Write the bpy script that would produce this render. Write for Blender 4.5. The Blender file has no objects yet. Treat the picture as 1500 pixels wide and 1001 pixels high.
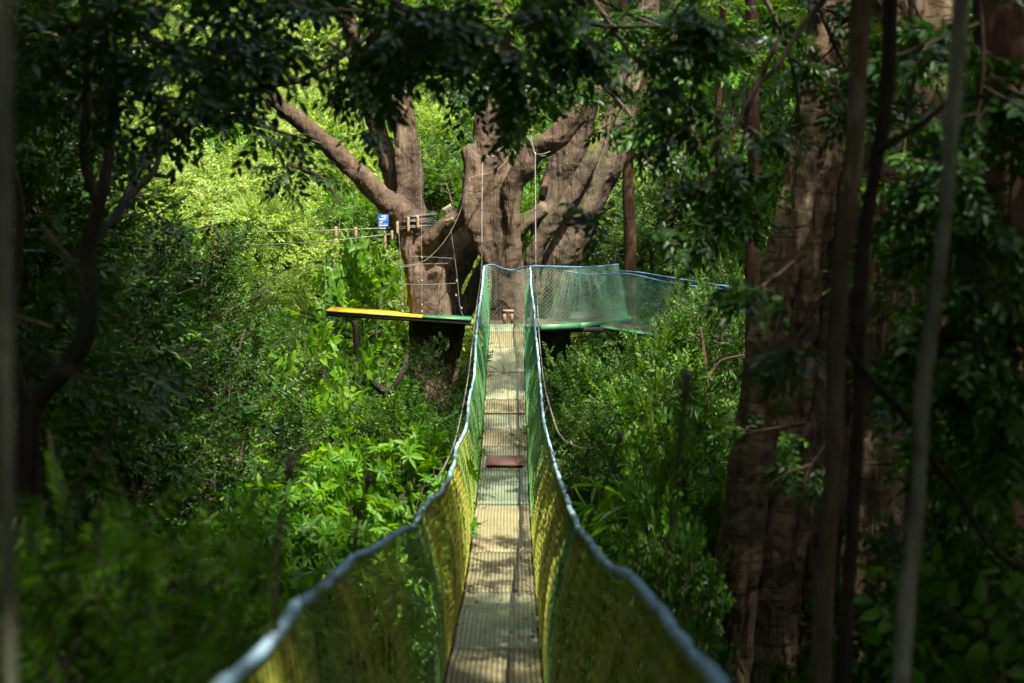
import bpy, math, random
import numpy as np
from mathutils import Vector, Matrix

R = math.radians
rng = np.random.default_rng(7)
random.seed(7)
SC = bpy.context.scene
COL = SC.collection
F = 2083.0                      # focal length in pixels of the 1500 px wide frame
TH = math.atan(160.5 / F)       # camera pitch
CT, ST = math.cos(TH), math.sin(TH)

def at(px, py, D):
    """world point seen at photo pixel (px,py) at distance D ahead (world Y)."""
    u = (px - 750.0) / F
    v = (500.5 - py) / F
    y = CT + v * ST
    z = -ST + v * CT
    s = D / y
    return np.array([u * s, D, z * s])

# ---------------------------------------------------------------- mesh helpers
def mk(name, V, quads=None, tris=None, mats=(), qm=None, tm=None, parent=None, smooth=False, rnd=None, link=True):
    V = np.asarray(V, dtype=np.float32).reshape(-1, 3)
    q = np.zeros((0, 4), np.int32) if quads is None else np.asarray(quads, np.int32).reshape(-1, 4)
    t = np.zeros((0, 3), np.int32) if tris is None else np.asarray(tris, np.int32).reshape(-1, 3)
    me = bpy.data.meshes.new(name)
    me.vertices.add(len(V)); me.vertices.foreach_set('co', V.ravel())
    nl = q.size + t.size
    me.loops.add(nl)
    me.loops.foreach_set('vertex_index', np.concatenate([q.ravel(), t.ravel()]).astype(np.int32))
    me.polygons.add(len(q) + len(t))
    starts = np.concatenate([np.arange(len(q)) * 4, len(q) * 4 + np.arange(len(t)) * 3]).astype(np.int32)
    me.polygons.foreach_set('loop_start', starts)
    mi = np.concatenate([np.zeros(len(q), np.int32) if qm is None else np.asarray(qm, np.int32),
                         np.zeros(len(t), np.int32) if tm is None else np.asarray(tm, np.int32)])
    me.polygons.foreach_set('material_index', mi.astype(np.int32))
    if smooth:
        me.polygons.foreach_set('use_smooth', np.ones(len(q) + len(t), bool))
    if rnd is not None:
        a = me.attributes.new('rnd', 'FLOAT', 'POINT')
        a.data.foreach_set('value', np.asarray(rnd, np.float32))
    me.update(calc_edges=True)
    for m in mats:
        me.materials.append(m)
    o = bpy.data.objects.new(name, me)
    if link:
        COL.objects.link(o)
    if parent is not None:
        o.parent = parent
    return o

class MB:
    """collects geometry for ONE mesh"""
    def __init__(s):
        s.V = []; s.Q = []; s.T = []; s.QM = []; s.TM = []; s.R = []; s.n = 0
    def add(s, V, Q=None, T=None, m=0, rnd=None):
        V = np.asarray(V, float).reshape(-1, 3)
        if Q is not None and len(Q):
            Q = np.asarray(Q, int).reshape(-1, 4); s.Q.append(Q + s.n); s.QM.append(np.full(len(Q), m))
        if T is not None and len(T):
            T = np.asarray(T, int).reshape(-1, 3); s.T.append(T + s.n); s.TM.append(np.full(len(T), m))
        s.V.append(V); s.n += len(V)
        s.R.append(np.zeros(len(V)) if rnd is None else np.broadcast_to(rnd, (len(V),)))
        return s
    def box(s, c, size, rot=0.0, m=0, M=None):
        x, y, z = np.array(size) / 2.0
        V = np.array([[a * x, b * y, d * z] for a in (-1, 1) for b in (-1, 1) for d in (-1, 1)])
        if M is not None:
            V = V @ np.array(M).T
        cr, sr = math.cos(rot), math.sin(rot)
        V = V @ np.array([[cr, -sr, 0], [sr, cr, 0], [0, 0, 1]]).T + np.array(c)
        return s.add(V, [[0, 1, 3, 2], [4, 6, 7, 5], [0, 4, 5, 1], [2, 3, 7, 6], [0, 2, 6, 4], [1, 5, 7, 3]], m=m)
    def build(s, name, mats, parent=None, smooth=False, link=True):
        if not isinstance(mats, (list, tuple)):
            mats = [mats]
        return mk(name, np.concatenate(s.V), np.concatenate(s.Q) if s.Q else None, np.concatenate(s.T) if s.T else None, mats,
                  np.concatenate(s.QM) if s.Q else None, np.concatenate(s.TM) if s.T else None, parent, smooth, np.concatenate(s.R), link)

def crom(P, n):
    """Catmull-Rom through control rows P (any number of columns), n samples per span"""
    P = np.asarray(P, float)
    if len(P) == 2:
        t = np.linspace(0, 1, n + 1)[:, None]
        return P[0] * (1 - t) + P[1] * t
    E = np.vstack([2 * P[0] - P[1], P, 2 * P[-1] - P[-2]])
    out = []
    for i in range(1, len(E) - 2):
        t = np.linspace(0, 1, n, endpoint=False)[:, None]
        a, b, c, d = E[i - 1], E[i], E[i + 1], E[i + 2]
        out.append(0.5 * ((2 * b) + (-a + c) * t + (2 * a - 5 * b + 4 * c - d) * t ** 2 + (-a + 3 * b - 3 * c + d) * t ** 3))
    out.append(P[-1:])
    return np.vstack(out)

def tube(P, r, ns=10, sub=6, lobes=0.0, nl=3, ring=0.0, seed=0, caps=True, lump=0.0):
    """swept tube: control points P, radii r (list); returns V, Q, T"""
    P = np.asarray(P, float); r = np.broadcast_to(np.asarray(r, float), (len(P),))
    C = crom(np.column_stack([P, r]), sub)
    pts, rad = C[:, :3], np.maximum(C[:, 3], 1e-4)
    T = np.gradient(pts, axis=0); T /= np.linalg.norm(T, axis=1)[:, None] + 1e-12
    up = np.array([0, 0, 1.0]) if abs(T[0][2]) < 0.9 else np.array([0, 1.0, 0])
    n = np.cross(up, T[0]); n /= np.linalg.norm(n)
    rg = np.random.default_rng(seed + 11)
    ph = rg.uniform(0, 6.28, 8)
    ang = np.linspace(0, 2 * math.pi, ns, endpoint=False)
    V = []
    L = np.concatenate([[0], np.cumsum(np.linalg.norm(np.diff(pts, axis=0), axis=1))])
    for i in range(len(pts)):
        n = n - T[i] * np.dot(n, T[i]); n /= np.linalg.norm(n)
        b = np.cross(T[i], n)
        k = 1 + lobes * (np.sin(nl * ang + ph[0] + .15 * L[i]) + .5 * np.sin((nl + 2) * ang + ph[1] - .1 * L[i]))
        if lump:
            k = k + lump * (np.sin(L[i] * 3.1 + ph[2] + ang) + np.sin(L[i] * 7.3 + ph[3] - 2 * ang) * .6)
        if ring:
            k = k + ring * rg.uniform(-1, 1)
        V.append(pts[i] + rad[i] * k[:, None] * (np.cos(ang)[:, None] * n + np.sin(ang)[:, None] * b))
    m = len(pts)
    V = np.vstack(V)
    a = np.arange(m - 1)[:, None] * ns; j = np.arange(ns)[None]; j2 = (j + 1) % ns
    Q = np.stack([a + j, a + j2, a + ns + j2, a + ns + j], -1).reshape(-1, 4)
    Tr = None
    if caps:
        V = np.vstack([V, pts[0], pts[-1]])
        jj = np.arange(ns); jn = (jj + 1) % ns
        Tr = np.vstack([np.stack([np.full(ns, m * ns), jn, jj], -1),
                        np.stack([np.full(ns, m * ns + 1), (m - 1) * ns + jj, (m - 1) * ns + jn], -1)])
    return V, Q, Tr

def sticks(P0, P1, r0, r1, sides=3):
    """many straight little prisms at once"""
    P0 = np.asarray(P0, float).reshape(-1, 3); P1 = np.asarray(P1, float).reshape(-1, 3)
    n = len(P0)
    d = P1 - P0; d /= np.linalg.norm(d, axis=1)[:, None] + 1e-9
    u = np.where(np.abs(d[:, 2:3]) < .9, np.array([[0, 0, 1.0]]), np.array([[1.0, 0, 0]]))
    a = np.cross(d, u); a /= np.linalg.norm(a, axis=1)[:, None] + 1e-9
    b = np.cross(d, a)
    ang = np.arange(sides) * 2 * math.pi / sides
    ring = a[:, None] * np.cos(ang)[None, :, None] + b[:, None] * np.sin(ang)[None, :, None]
    r0 = np.broadcast_to(np.asarray(r0, float), (n,))[:, None, None]; r1 = np.broadcast_to(np.asarray(r1, float), (n,))[:, None, None]
    V = np.concatenate([P0[:, None] + ring * r0, P1[:, None] + ring * r1], 1).reshape(-1, 3)
    base = np.arange(n)[:, None] * (2 * sides)
    j = np.arange(sides)[None]; j2 = (j + 1) % sides
    Q = np.stack([base + j, base + j2, base + sides + j2, base + sides + j], -1).reshape(-1, 4)
    return V, Q

def tag(o, label=None, cat=None, group=None, kind=None):
    if label: o['label'] = label
    if cat: o['category'] = cat
    if group: o['group'] = group
    if kind: o['kind'] = kind
    return o

def thing(name, label, cat, loc=(0, 0, 0), group=None):
    o = bpy.data.objects.new(name, None); COL.objects.link(o)
    o.location = Vector([float(v) for v in loc]); o.empty_display_size = .3
    return tag(o, label, cat, group)

def rebase(root, child):
    """keep a child that was modelled in world coordinates where it is under a moved root (root has location only)"""
    child.parent = root
    child.matrix_parent_inverse = Matrix.Translation(-root.location)
    return child

# ---------------------------------------------------------------- materials
def newmat(name):
    m = bpy.data.materials.new(name); m.use_nodes = True
    nt = m.node_tree; nt.nodes.clear()
    out = nt.nodes.new('ShaderNodeOutputMaterial')
    return m, nt, out

def N(nt, typ, **kw):
    n = nt.nodes.new(typ)
    for k, v in kw.items():
        if k.startswith('_'):
            setattr(n, k[1:], v)
        else:
            n.inputs[k.replace('__', ' ')].default_value = v
    return n

def ramp(nt, stops, fac):
    r = nt.nodes.new('ShaderNodeValToRGB')
    e = r.color_ramp.elements
    while len(e) > 1: e.remove(e[-1])
    e[0].position, e[0].color = stops[0][0], (*stops[0][1], 1)
    for p, c in stops[1:]:
        k = e.new(p); k.color = (*c, 1)
    nt.links.new(fac, r.inputs[0])
    return r.outputs[0]

def leafmat(name, stops, rough=.42, trans=.3, tcol=None, spec=.5, sickle=True):
    m, nt, out = newmat(name)
    L = nt.links.new
    at_ = N(nt, 'ShaderNodeAttribute', _attribute_name='rnd')
    oi = N(nt, 'ShaderNodeObjectInfo')
    add = N(nt, 'ShaderNodeMath', _operation='ADD'); L(at_.outputs['Fac'], add.inputs[0])
    ml = N(nt, 'ShaderNodeMath', _operation='MULTIPLY_ADD'); L(oi.outputs['Random'], ml.inputs[0]); ml.inputs[1].default_value = .3; ml.inputs[2].default_value = -.15
    L(ml.outputs[0], add.inputs[1])
    col = ramp(nt, stops, add.outputs[0])
    p = N(nt, 'ShaderNodeBsdfPrincipled', Roughness=rough)
    p.inputs['Specular IOR Level'].default_value = spec
    L(col, p.inputs['Base Color'])
    tr = N(nt, 'ShaderNodeBsdfTranslucent')
    hs = N(nt, 'ShaderNodeHueSaturation', Hue=.475, Saturation=1.15, Value=2.0)
    L(col, hs.inputs['Color']); L(hs.outputs[0], tr.inputs[0])
    mx = N(nt, 'ShaderNodeMixShader'); mx.inputs[0].default_value = trans
    L(p.outputs[0], mx.inputs[1]); L(tr.outputs[0], mx.inputs[2])
    L(mx.outputs[0], out.inputs[0])
    return m

def barkmat(name, c1, c2, c3=None, scale=3.0, rings=0.0, bump=.5, moss=None, mosslo=.5, stretch=(1, 1, .35), spots=.0, rough=.85, ringmix=.4, vert=0.0):
    m, nt, out = newmat(name); L = nt.links.new
    tc = N(nt, 'ShaderNodeTexCoord')
    mp = N(nt, 'ShaderNodeMapping'); mp.inputs['Scale'].default_value = stretch; L(tc.outputs['Object'], mp.inputs[0])
    n1 = N(nt, 'ShaderNodeTexNoise', Scale=scale, Detail=8, Roughness=.65); L(mp.outputs[0], n1.inputs['Vector'])
    n2 = N(nt, 'ShaderNodeTexNoise', Scale=scale * 6, Detail=6, Roughness=.7); L(mp.outputs[0], n2.inputs['Vector'])
    col = ramp(nt, [(.32, c1), (.58, c2)] + ([(.70, c3)] if c3 else []), n1.outputs[0])
    mx = N(nt, 'ShaderNodeMix', _data_type='RGBA', _blend_type='MULTIPLY'); mx.inputs[0].default_value = .8
    L(col, mx.inputs[6])
    L(ramp(nt, [(.3, (.42, .4, .38)), (.6, (1, 1, 1))], n2.outputs[0]), mx.inputs[7])
    cur = mx.outputs[2]
    h = N(nt, 'ShaderNodeMath', _operation='MULTIPLY_ADD'); L(n2.outputs[0], h.inputs[0]); h.inputs[1].default_value = .6; L(n1.outputs[0], h.inputs[2])
    hh = h.outputs[0]
    if rings:
        mp2 = N(nt, 'ShaderNodeMapping'); mp2.inputs['Scale'].default_value = (.6, .6, rings); L(tc.outputs['Object'], mp2.inputs[0])
        n3 = N(nt, 'ShaderNodeTexNoise', Scale=2.4, Detail=6, Roughness=.7, Distortion=1.2); L(mp2.outputs[0], n3.inputs['Vector'])
        rr = ramp(nt, [(.36, (0, 0, 0)), (.47, (1, 1, 1))], n3.outputs[0])
        m3 = N(nt, 'ShaderNodeMix', _data_type='RGBA', _blend_type='MULTIPLY'); m3.inputs[0].default_value = ringmix
        L(cur, m3.inputs[6]); L(ramp(nt, [(0, (.22, .19, .17)), (1, (1, 1, 1))], rr), m3.inputs[7]); cur = m3.outputs[2]
        h2 = N(nt, 'ShaderNodeMath', _operation='MULTIPLY_ADD'); L(rr, h2.inputs[0]); h2.inputs[1].default_value = .28; L(hh, h2.inputs[2]); hh = h2.outputs[0]
    if vert:  # dark streaks put the shade of vertical grooves into the bark colour
        mp3 = N(nt, 'ShaderNodeMapping'); mp3.inputs['Scale'].default_value = (5, 5, .35); L(tc.outputs['Object'], mp3.inputs[0])
        n6 = N(nt, 'ShaderNodeTexNoise', Scale=1.3, Detail=4, Roughness=.55, Distortion=.25); L(mp3.outputs[0], n6.inputs['Vector'])
        r6 = ramp(nt, [(.34, (0, 0, 0)), (.52, (1, 1, 1))], n6.outputs[0])
        m6 = N(nt, 'ShaderNodeMix', _data_type='RGBA', _blend_type='MULTIPLY'); m6.inputs[0].default_value = vert
        L(cur, m6.inputs[6]); L(ramp(nt, [(0, (.30, .26, .22)), (1, (1, 1, 1))], r6), m6.inputs[7]); cur = m6.outputs[2]
        h6 = N(nt, 'ShaderNodeMath', _operation='MULTIPLY_ADD'); L(r6, h6.inputs[0]); h6.inputs[1].default_value = 1.2; L(hh, h6.inputs[2]); hh = h6.outputs[0]
    if spots:
        vo = N(nt, 'ShaderNodeTexNoise', Scale=55, Detail=3, Roughness=.5); L(tc.outputs['Object'], vo.inputs['Vector'])
        m4 = N(nt, 'ShaderNodeMix', _data_type='RGBA'); L(ramp(nt, [(.62, (0, 0, 0)), (.68, (1, 1, 1))], vo.outputs[0]), m4.inputs[0])
        L(cur, m4.inputs[6]); m4.inputs[7].default_value = (*[min(1, spots * k) for k in (1, .93, .8)], 1); cur = m4.outputs[2]
    if moss:
        n5 = N(nt, 'ShaderNodeTexNoise', Scale=1.4, Detail=6, Roughness=.7); L(tc.outputs['Object'], n5.inputs['Vector'])
        geo = N(nt, 'ShaderNodeNewGeometry'); sx = N(nt, 'ShaderNodeSeparateXYZ'); L(geo.outputs['Normal'], sx.inputs[0])
        ad = N(nt, 'ShaderNodeMath', _operation='MULTIPLY_ADD'); L(sx.outputs['Z'], ad.inputs[0]); ad.inputs[1].default_value = .22; L(n5.outputs[0], ad.inputs[2])
        m5 = N(nt, 'ShaderNodeMix', _data_type='RGBA'); L(ramp(nt, [(mosslo, (0, 0, 0)), (mosslo + .14, (1, 1, 1))], ad.outputs[0]), m5.inputs[0])
        L(cur, m5.inputs[6]); m5.inputs[7].default_value = (*moss, 1); cur = m5.outputs[2]
    p = N(nt, 'ShaderNodeBsdfPrincipled', Roughness=rough); p.inputs['Specular IOR Level'].default_value = .3
    L(cur, p.inputs['Base Color'])
    b = N(nt, 'ShaderNodeBump', Strength=bump, Distance=.05); L(hh, b.inputs['Height']); L(b.outputs[0], p.inputs['Normal'])
    L(p.outputs[0], out.inputs[0])
    return m

def plainmat(name, c, rough=.6, c2=None, scale=8.0, metal=0.0, bump=0.0, lo=.35, hi=.65):
    m, nt, out = newmat(name); L = nt.links.new
    p = N(nt, 'ShaderNodeBsdfPrincipled', Roughness=rough, Metallic=metal)
    p.inputs['Base Color'].default_value = (*c, 1)
    if c2 is not None:
        tc = N(nt, 'ShaderNodeTexCoord'); n1 = N(nt, 'ShaderNodeTexNoise', Scale=scale, Detail=6, Roughness=.65); L(tc.outputs['Object'], n1.inputs['Vector'])
        L(ramp(nt, [(lo, c), (hi, c2)], n1.outputs[0]), p.inputs['Base Color'])
        if bump:
            b = N(nt, 'ShaderNodeBump', Strength=bump, Distance=.02); L(n1.outputs[0], b.inputs['Height']); L(b.outputs[0], p.inputs['Normal'])
    L(p.outputs[0], out.inputs[0])
    return m

LM = {
 'gloss':  leafmat('leaf_glossy', [(0, (.014, .055, .006)), (.5, (.032, .11, .009)), (.85, (.06, .16, .012)), (1, (.12, .21, .02))], rough=.42, trans=.34, spec=.35),
 'bush':   leafmat('leaf_bush', [(0, (.022, .085, .006)), (.5, (.045, .15, .008)), (1, (.11, .25, .012))], rough=.45, trans=.38, spec=.35),
 'bright': leafmat('leaf_bright', [(0, (.05, .15, .008)), (.6, (.10, .26, .012)), (1, (.20, .36, .02))], rough=.45, trans=.45, spec=.35),
 'pale':   leafmat('leaf_sunlit_hillside', [(0, (.10, .19, .02)), (.4, (.22, .36, .07)), (.8, (.36, .48, .14)), (1, (.50, .52, .24))], rough=.45, trans=.45, spec=.4),  # sunlight put into the colour: leaf tones raised so the slope glows
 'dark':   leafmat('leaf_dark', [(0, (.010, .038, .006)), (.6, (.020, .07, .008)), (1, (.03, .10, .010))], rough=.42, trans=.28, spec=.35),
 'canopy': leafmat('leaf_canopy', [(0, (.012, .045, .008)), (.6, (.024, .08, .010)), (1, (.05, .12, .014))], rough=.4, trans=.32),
}
TWIG = plainmat('twig_bark', (.040, .027, .016), .85, (.09, .065, .04), 20)
BARK_FIG = barkmat('fig_bark', (.050, .034, .020), (.130, .090, .055), (.28, .22, .15), scale=1.6, rings=2.2, bump=.5, moss=(.035, .05, .012), mosslo=.66, spots=.22, vert=.2)
BARK_FIG2 = barkmat('fig_bark_mossy', (.06, .045, .029), (.14, .108, .074), (.30, .25, .19), scale=1.3, rings=1.6, bump=.5, moss=(.075, .085, .015), mosslo=.54, spots=.30, vert=.25)
BARK_BIG = barkmat('ringed_bark', (.078, .056, .034), (.175, .127, .078), (.34, .28, .19), scale=2.6, rings=6.0, bump=.6, stretch=(1, 1, .5), moss=(.030, .05, .012), mosslo=.58, ringmix=.8, vert=.75)
BARK_DARK = barkmat('dark_bark', (.015, .012, .009), (.04, .03, .02), scale=5, bump=.6, moss=(.012, .025, .006), mosslo=.6)
BARK_RED = barkmat('reddish_bark', (.055, .030, .017), (.115, .064, .036), (.20, .13, .08), scale=3, rings=5, bump=.5)
BARK_LINE = barkmat('slim_trunk_bark', (.055, .040, .022), (.17, .125, .065), (.50, .44, .32), scale=6, bump=.8, moss=(.05, .065, .012), mosslo=.62)
BARK_PALE = barkmat('pale_vine_bark', (.14, .15, .09), (.26, .27, .18), (.42, .42, .33), scale=4, bump=.7, moss=(.07, .08, .015), mosslo=.58)

# ---------------------------------------------------------------- leaves
def template(kind):
    if kind == 'long':
        v = [(0, 0, 0), (.3, .5, .06), (.3, 0, -.04), (.3, -.5, .06), (.68, .38, .0), (.68, 0, -.08), (.68, -.38, .0), (1, 0, -.16)]
        return np.array(v, float), np.array([[0, 2, 1, 1], [0, 3, 2, 2]])[:0], np.array([[0, 2, 1], [0, 3, 2], [4, 5, 7], [5, 6, 7]]), np.array([[1, 2, 5, 4], [2, 3, 6, 5]])
    v = [(0, 0, 0), (.32, .5, .10), (.72, .36, .04), (1, 0, -.10), (.72, -.36, .04), (.32, -.5, .10)]
    return np.array(v, float), None, None, np.array([[0, 3, 2, 1], [0, 5, 4, 3]])

def leaves(mb, O, X, Z, Ln, Wr, kind='simple', m=0, rnd=None):
    O = np.asarray(O, float); n = len(O)
    if n == 0: return
    X = X / (np.linalg.norm(X, axis=1)[:, None] + 1e-9)
    Y = np.cross(Z, X); Y /= np.linalg.norm(Y, axis=1)[:, None] + 1e-9
    Zn = np.cross(X, Y)
    v, _, tri, quad = template(kind)
    k = len(v)
    Ln = np.broadcast_to(Ln, (n,))[:, None, None]
    W = np.broadcast_to(Wr, (n,))[:, None, None]
    P = O[:, None] + Ln * (X[:, None] * v[None, :, 0:1] + W * Y[:, None] * v[None, :, 1:2] + Zn[:, None] * v[None, :, 2:3])
    base = np.arange(n)[:, None, None] * k
    Q = (base + quad[None]).reshape(-1, 4)
    T = None if tri is None else (base + tri[None]).reshape(-1, 3)
    rr = rng.random(n) if rnd is None else rnd
    mb.add(P.reshape(-1, 3), Q, T, m=m, rnd=np.repeat(rr, k))

def unit(v):
    return v / (np.linalg.norm(v, axis=-1, keepdims=True) + 1e-9)

SPEC = {  # arrangement, leaf length, width ratio, leaves per spray, spray length
 'gloss': dict(arr='alt', L=.075, W=.40, n=9, S=.26, droop=.15),
 'small': dict(arr='alt', L=.058, W=.52, n=11, S=.26, droop=.1),
 'broad': dict(arr='alt', L=.16, W=.58, n=7, S=.42, droop=.35, tmpl='long'),
 'whorl': dict(arr='whorl', L=.15, W=.34, n=8, S=.12, droop=.12, tmpl='long'),
 'pinna': dict(arr='pin', L=.065, W=.26, n=26, S=.40, droop=.15),
 'ovate': dict(arr='alt', L=.10, W=.48, n=8, S=.30, droop=.2, tmpl='long'),
 'strap': dict(arr='whorl', L=.42, W=.17, n=5, S=.22, droop=.35, tmpl='long'),
 'coarse': dict(arr='alt', L=.17, W=.45, n=8, S=.5, droop=.2),
}

def sprays(mb, P, D, kind, scale=1.0, m=0, mt=1, flat=.75):
    """P,D (n,3): spray base and direction. Adds leaves (material m) and a thin twig (material mt)."""
    s = SPEC[kind]; P = np.asarray(P, float); D = unit(np.asarray(D, float)); n = len(P)
    if n == 0: return
    U = unit(np.array([0, 0, 1.0]) * flat + rng.normal(0, .35, (n, 3)))
    side = unit(np.cross(D, U)); U = np.cross(side, D)
    k = s['n']; S = s['S'] * scale
    tone = rng.random(n)
    O, X, Z, Ln, Rn = [], [], [], [], []
    if s['arr'] == 'alt':
        for i in range(k):
            t = (i + 1) / k
            sg = 1 if i % 2 else -1
            if i == k - 1: sg = 0
            jit = rng.normal(0, .18, (n, 3))
            dr = np.array([0, 0, -1.0]) * s['droop']
            O.append(P + D * S * t + dr * S * t * t * .6)
            X.append(unit(D * (.55 + .3 * t) + side * sg * .8 + jit + dr))
            Z.append(unit(U + rng.normal(0, .28, (n, 3))))
            Ln.append(s['L'] * scale * rng.uniform(.7, 1.15, n) * (1.05 - .25 * abs(t - .5)))
            Rn.append(tone)
    elif s['arr'] == 'whorl':
        for i in range(k):
            a = i * 2 * math.pi / k + rng.uniform(0, .6)
            dirn = side * math.cos(a) + np.cross(D, side) * math.sin(a)
            O.append(P + D * S)
            X.append(unit(dirn * .95 + D * .35 + np.array([0, 0, -1.0]) * s['droop'] + rng.normal(0, .15, (n, 3))))
            Z.append(unit(D * .9 + U * .3 + rng.normal(0, .15, (n, 3))))
            Ln.append(s['L'] * scale * rng.uniform(.65, 1.15, n)); Rn.append(tone)
    else:
        for i in range(k):
            t = (i // 2 + 1) / (k / 2); sg = 1 if i % 2 else -1
            dr = np.array([0, 0, -1.0]) * s['droop']
            O.append(P + D * S * t + dr * S * t * t)
            X.append(unit(D * .35 + side * sg + rng.normal(0, .08, (n, 3))))
            Z.append(unit(U + rng.normal(0, .15, (n, 3))))
            Ln.append(s['L'] * scale * math.sin(math.pi * (.15 + .8 * t)) * rng.uniform(.85, 1.1, n)); Rn.append(tone)
    O = np.concatenate(O); Rn = np.concatenate(Rn)
    rnd = np.clip(.62 * Rn + .38 * rng.random(len(O)), 0, 1)
    leaves(mb, O, np.concatenate(X), np.concatenate(Z), np.concatenate(Ln), s['W'] * 1.0, s.get('tmpl', 'simple'), m, rnd)
    if mt is not None:
        V, Q = sticks(P, P + D * S, .004 * scale, .002 * scale); mb.add(V, Q, m=mt)

def plant_mesh(kind, H, Rr, seed, stems=5, nb=14, nsp=9, scale=1.0, top=.35, lean=.25, thick=.02, updir=.35, sparse=0.0):
    """returns (stem MB, leaf MB): base at origin, height about H, radius about Rr"""
    rg = np.random.default_rng(seed)
    st, lf = MB(), MB()
    SP, SD = [], []
    for s in range(stems):
        a = rg.uniform(0, 6.28); ll = lean * rg.uniform(.2, 1) * Rr * 1.6
        h = H * rg.uniform(.72, 1.0)
        tip = np.array([math.cos(a) * ll, math.sin(a) * ll, h])
        mid = tip * np.array([.35, .35, .55]) + rg.normal(0, .06 * H, 3) * np.array([1, 1, .2])
        base = np.array([math.cos(a), math.sin(a), 0]) * .06 * stems * rg.random()
        pts = crom([base, mid, tip], 8)
        st.add(*tube([base, mid, tip], [thick, thick * .7, thick * .3], ns=5, sub=5))
        for b in range(nb):
            t = top + (1 - top) * (b + rg.random()) / nb
            p = pts[min(int(t * (len(pts) - 1)), len(pts) - 1)]
            az = rg.uniform(0, 6.28)
            prof = math.sin(math.pi * min(.97, .25 + .7 * (t - top) / (1 - top + 1e-6))) ** .6
            bl = Rr * (.35 + .65 * rg.random()) * prof
            up = updir * rg.uniform(.2, 1.5) + .5 * (t - top)
            d = unit(np.array([math.cos(az), math.sin(az), up]))
            e = p + d * bl + np.array([0, 0, -.12 * bl])
            V, Q = sticks([p], [e], thick * .35, thick * .12, 4); st.add(V, Q)
            for q in range(nsp):
                u = rg.uniform(.25, 1.0) ** .8
                pp = p + (e - p) * u + rg.normal(0, .05 * Rr, 3)
                dd = d * .7 + unit(rg.normal(0, 1, 3)) * .75 + np.array([0, 0, .18])
                if rg.random() < sparse: continue
                SP.append(pp); SD.append(dd)
    sprays(lf, np.array(SP), np.array(SD), kind, scale)
    return st, lf

def blob_mesh(kind, rx, ry, rz, n, seed, scale=1.0, out=.7, nc=7):
    """a lumpy, gappy clump of sprays centred on the origin"""
    rg = np.random.default_rng(seed)
    cs = rg.normal(0, 1, (nc, 3)); cs = unit(cs) * rg.uniform(.25, .75, (nc, 1))
    cr = rg.uniform(.3, .55, nc)
    which = rg.integers(0, nc, n)
    d = unit(rg.normal(0, 1, (n, 3)))
    r = rg.uniform(.35, 1.0, (n, 1)) ** .5
    P = cs[which] + d * r * cr[which][:, None]
    dirs = unit(d * out + unit(P) * .4 + rg.normal(0, .4, (n, 3)) + np.array([0, 0, -.05]))
    P = P * np.array([rx, ry, rz])
    lf = MB(); sprays(lf, P, dirs, kind, scale)
    # a few branches from the centre to each sub-clump
    V, Q = sticks(np.zeros((nc, 3)), cs * np.array([rx, ry, rz]), .03 * rx, .008 * rx, 4); lf.add(V, Q, m=1)
    return lf

# ---------------------------------------------------------------- geometry nodes scatter for "stuff"
def scatter(name, pts, rots, scl, sources, label, cat):
    pts = np.asarray(pts, np.float32)
    n = len(pts)
    me = bpy.data.meshes.new(name); me.vertices.add(n); me.vertices.foreach_set('co', pts.ravel())
    a = me.attributes.new('rot', 'FLOAT_VECTOR', 'POINT'); a.data.foreach_set('vector', np.asarray(rots, np.float32).ravel())
    a = me.attributes.new('scl', 'FLOAT', 'POINT'); a.data.foreach_set('value', np.asarray(scl, np.float32))
    idx = rng.integers(0, len(sources), n).astype(np.int32)
    a = me.attributes.new('idx', 'INT', 'POINT'); a.data.foreach_set('value', idx)
    me.update()
    o = bpy.data.objects.new(name, me); COL.objects.link(o)
    ng = bpy.data.node_groups.new(name + '_nodes', 'GeometryNodeTree')
    ng.interface.new_socket('Geometry', in_out='INPUT', socket_type='NodeSocketGeometry')
    ng.interface.new_socket('Geometry', in_out='OUTPUT', socket_type='NodeSocketGeometry')
    nd, lk = ng.nodes, ng.links.new
    gi, go = nd.new('NodeGroupInput'), nd.new('NodeGroupOutput')
    jn = nd.new('GeometryNodeJoinGeometry')
    def attr(nm, t):
        x = nd.new('GeometryNodeInputNamedAttribute'); x.data_type = t; x.inputs['Name'].default_value = nm
        return x.outputs['Attribute']
    ar, asc, ai = attr('rot', 'FLOAT_VECTOR'), attr('scl', 'FLOAT'), attr('idx', 'INT')
    er = nd.new('FunctionNodeEulerToRotation'); lk(ar, er.inputs[0])
    for i, s in enumerate(sources):
        cm = nd.new('FunctionNodeCompare'); cm.data_type = 'INT'; cm.operation = 'EQUAL'
        lk(ai, cm.inputs[2]); cm.inputs[3].default_value = i
        ob = nd.new('GeometryNodeObjectInfo'); ob.inputs['Object'].default_value = s
        ip = nd.new('GeometryNodeInstanceOnPoints')
        lk(gi.outputs[0], ip.inputs['Points']); lk(cm.outputs[0], ip.inputs['Selection']); lk(ob.outputs['Geometry'], ip.inputs['Instance'])
        lk(er.outputs[0], ip.inputs['Rotation']); lk(asc, ip.inputs['Scale'])
        lk(ip.outputs[0], jn.inputs[0])
    lk(jn.outputs[0], go.inputs[0])
    md = o.modifiers.new('scatter', 'NODES'); md.node_group = ng
    tag(o, label, cat, kind='stuff')
    return o

# ================================================================ camera, light, sky
cam = bpy.data.cameras.new('camera'); co = bpy.data.objects.new('camera', cam); COL.objects.link(co)
co.location = (0, 0, 0); co.rotation_euler = (math.pi / 2 - TH, 0, 0)
cam.lens = 36.0 * F / 1500.0; cam.sensor_width = 36; cam.clip_start = .05; cam.clip_end = 600
cam.dof.use_dof = True; cam.dof.focus_distance = 21.0; cam.dof.aperture_fstop = 1.8; cam.dof.aperture_blades = 0
SC.camera = co

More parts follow.
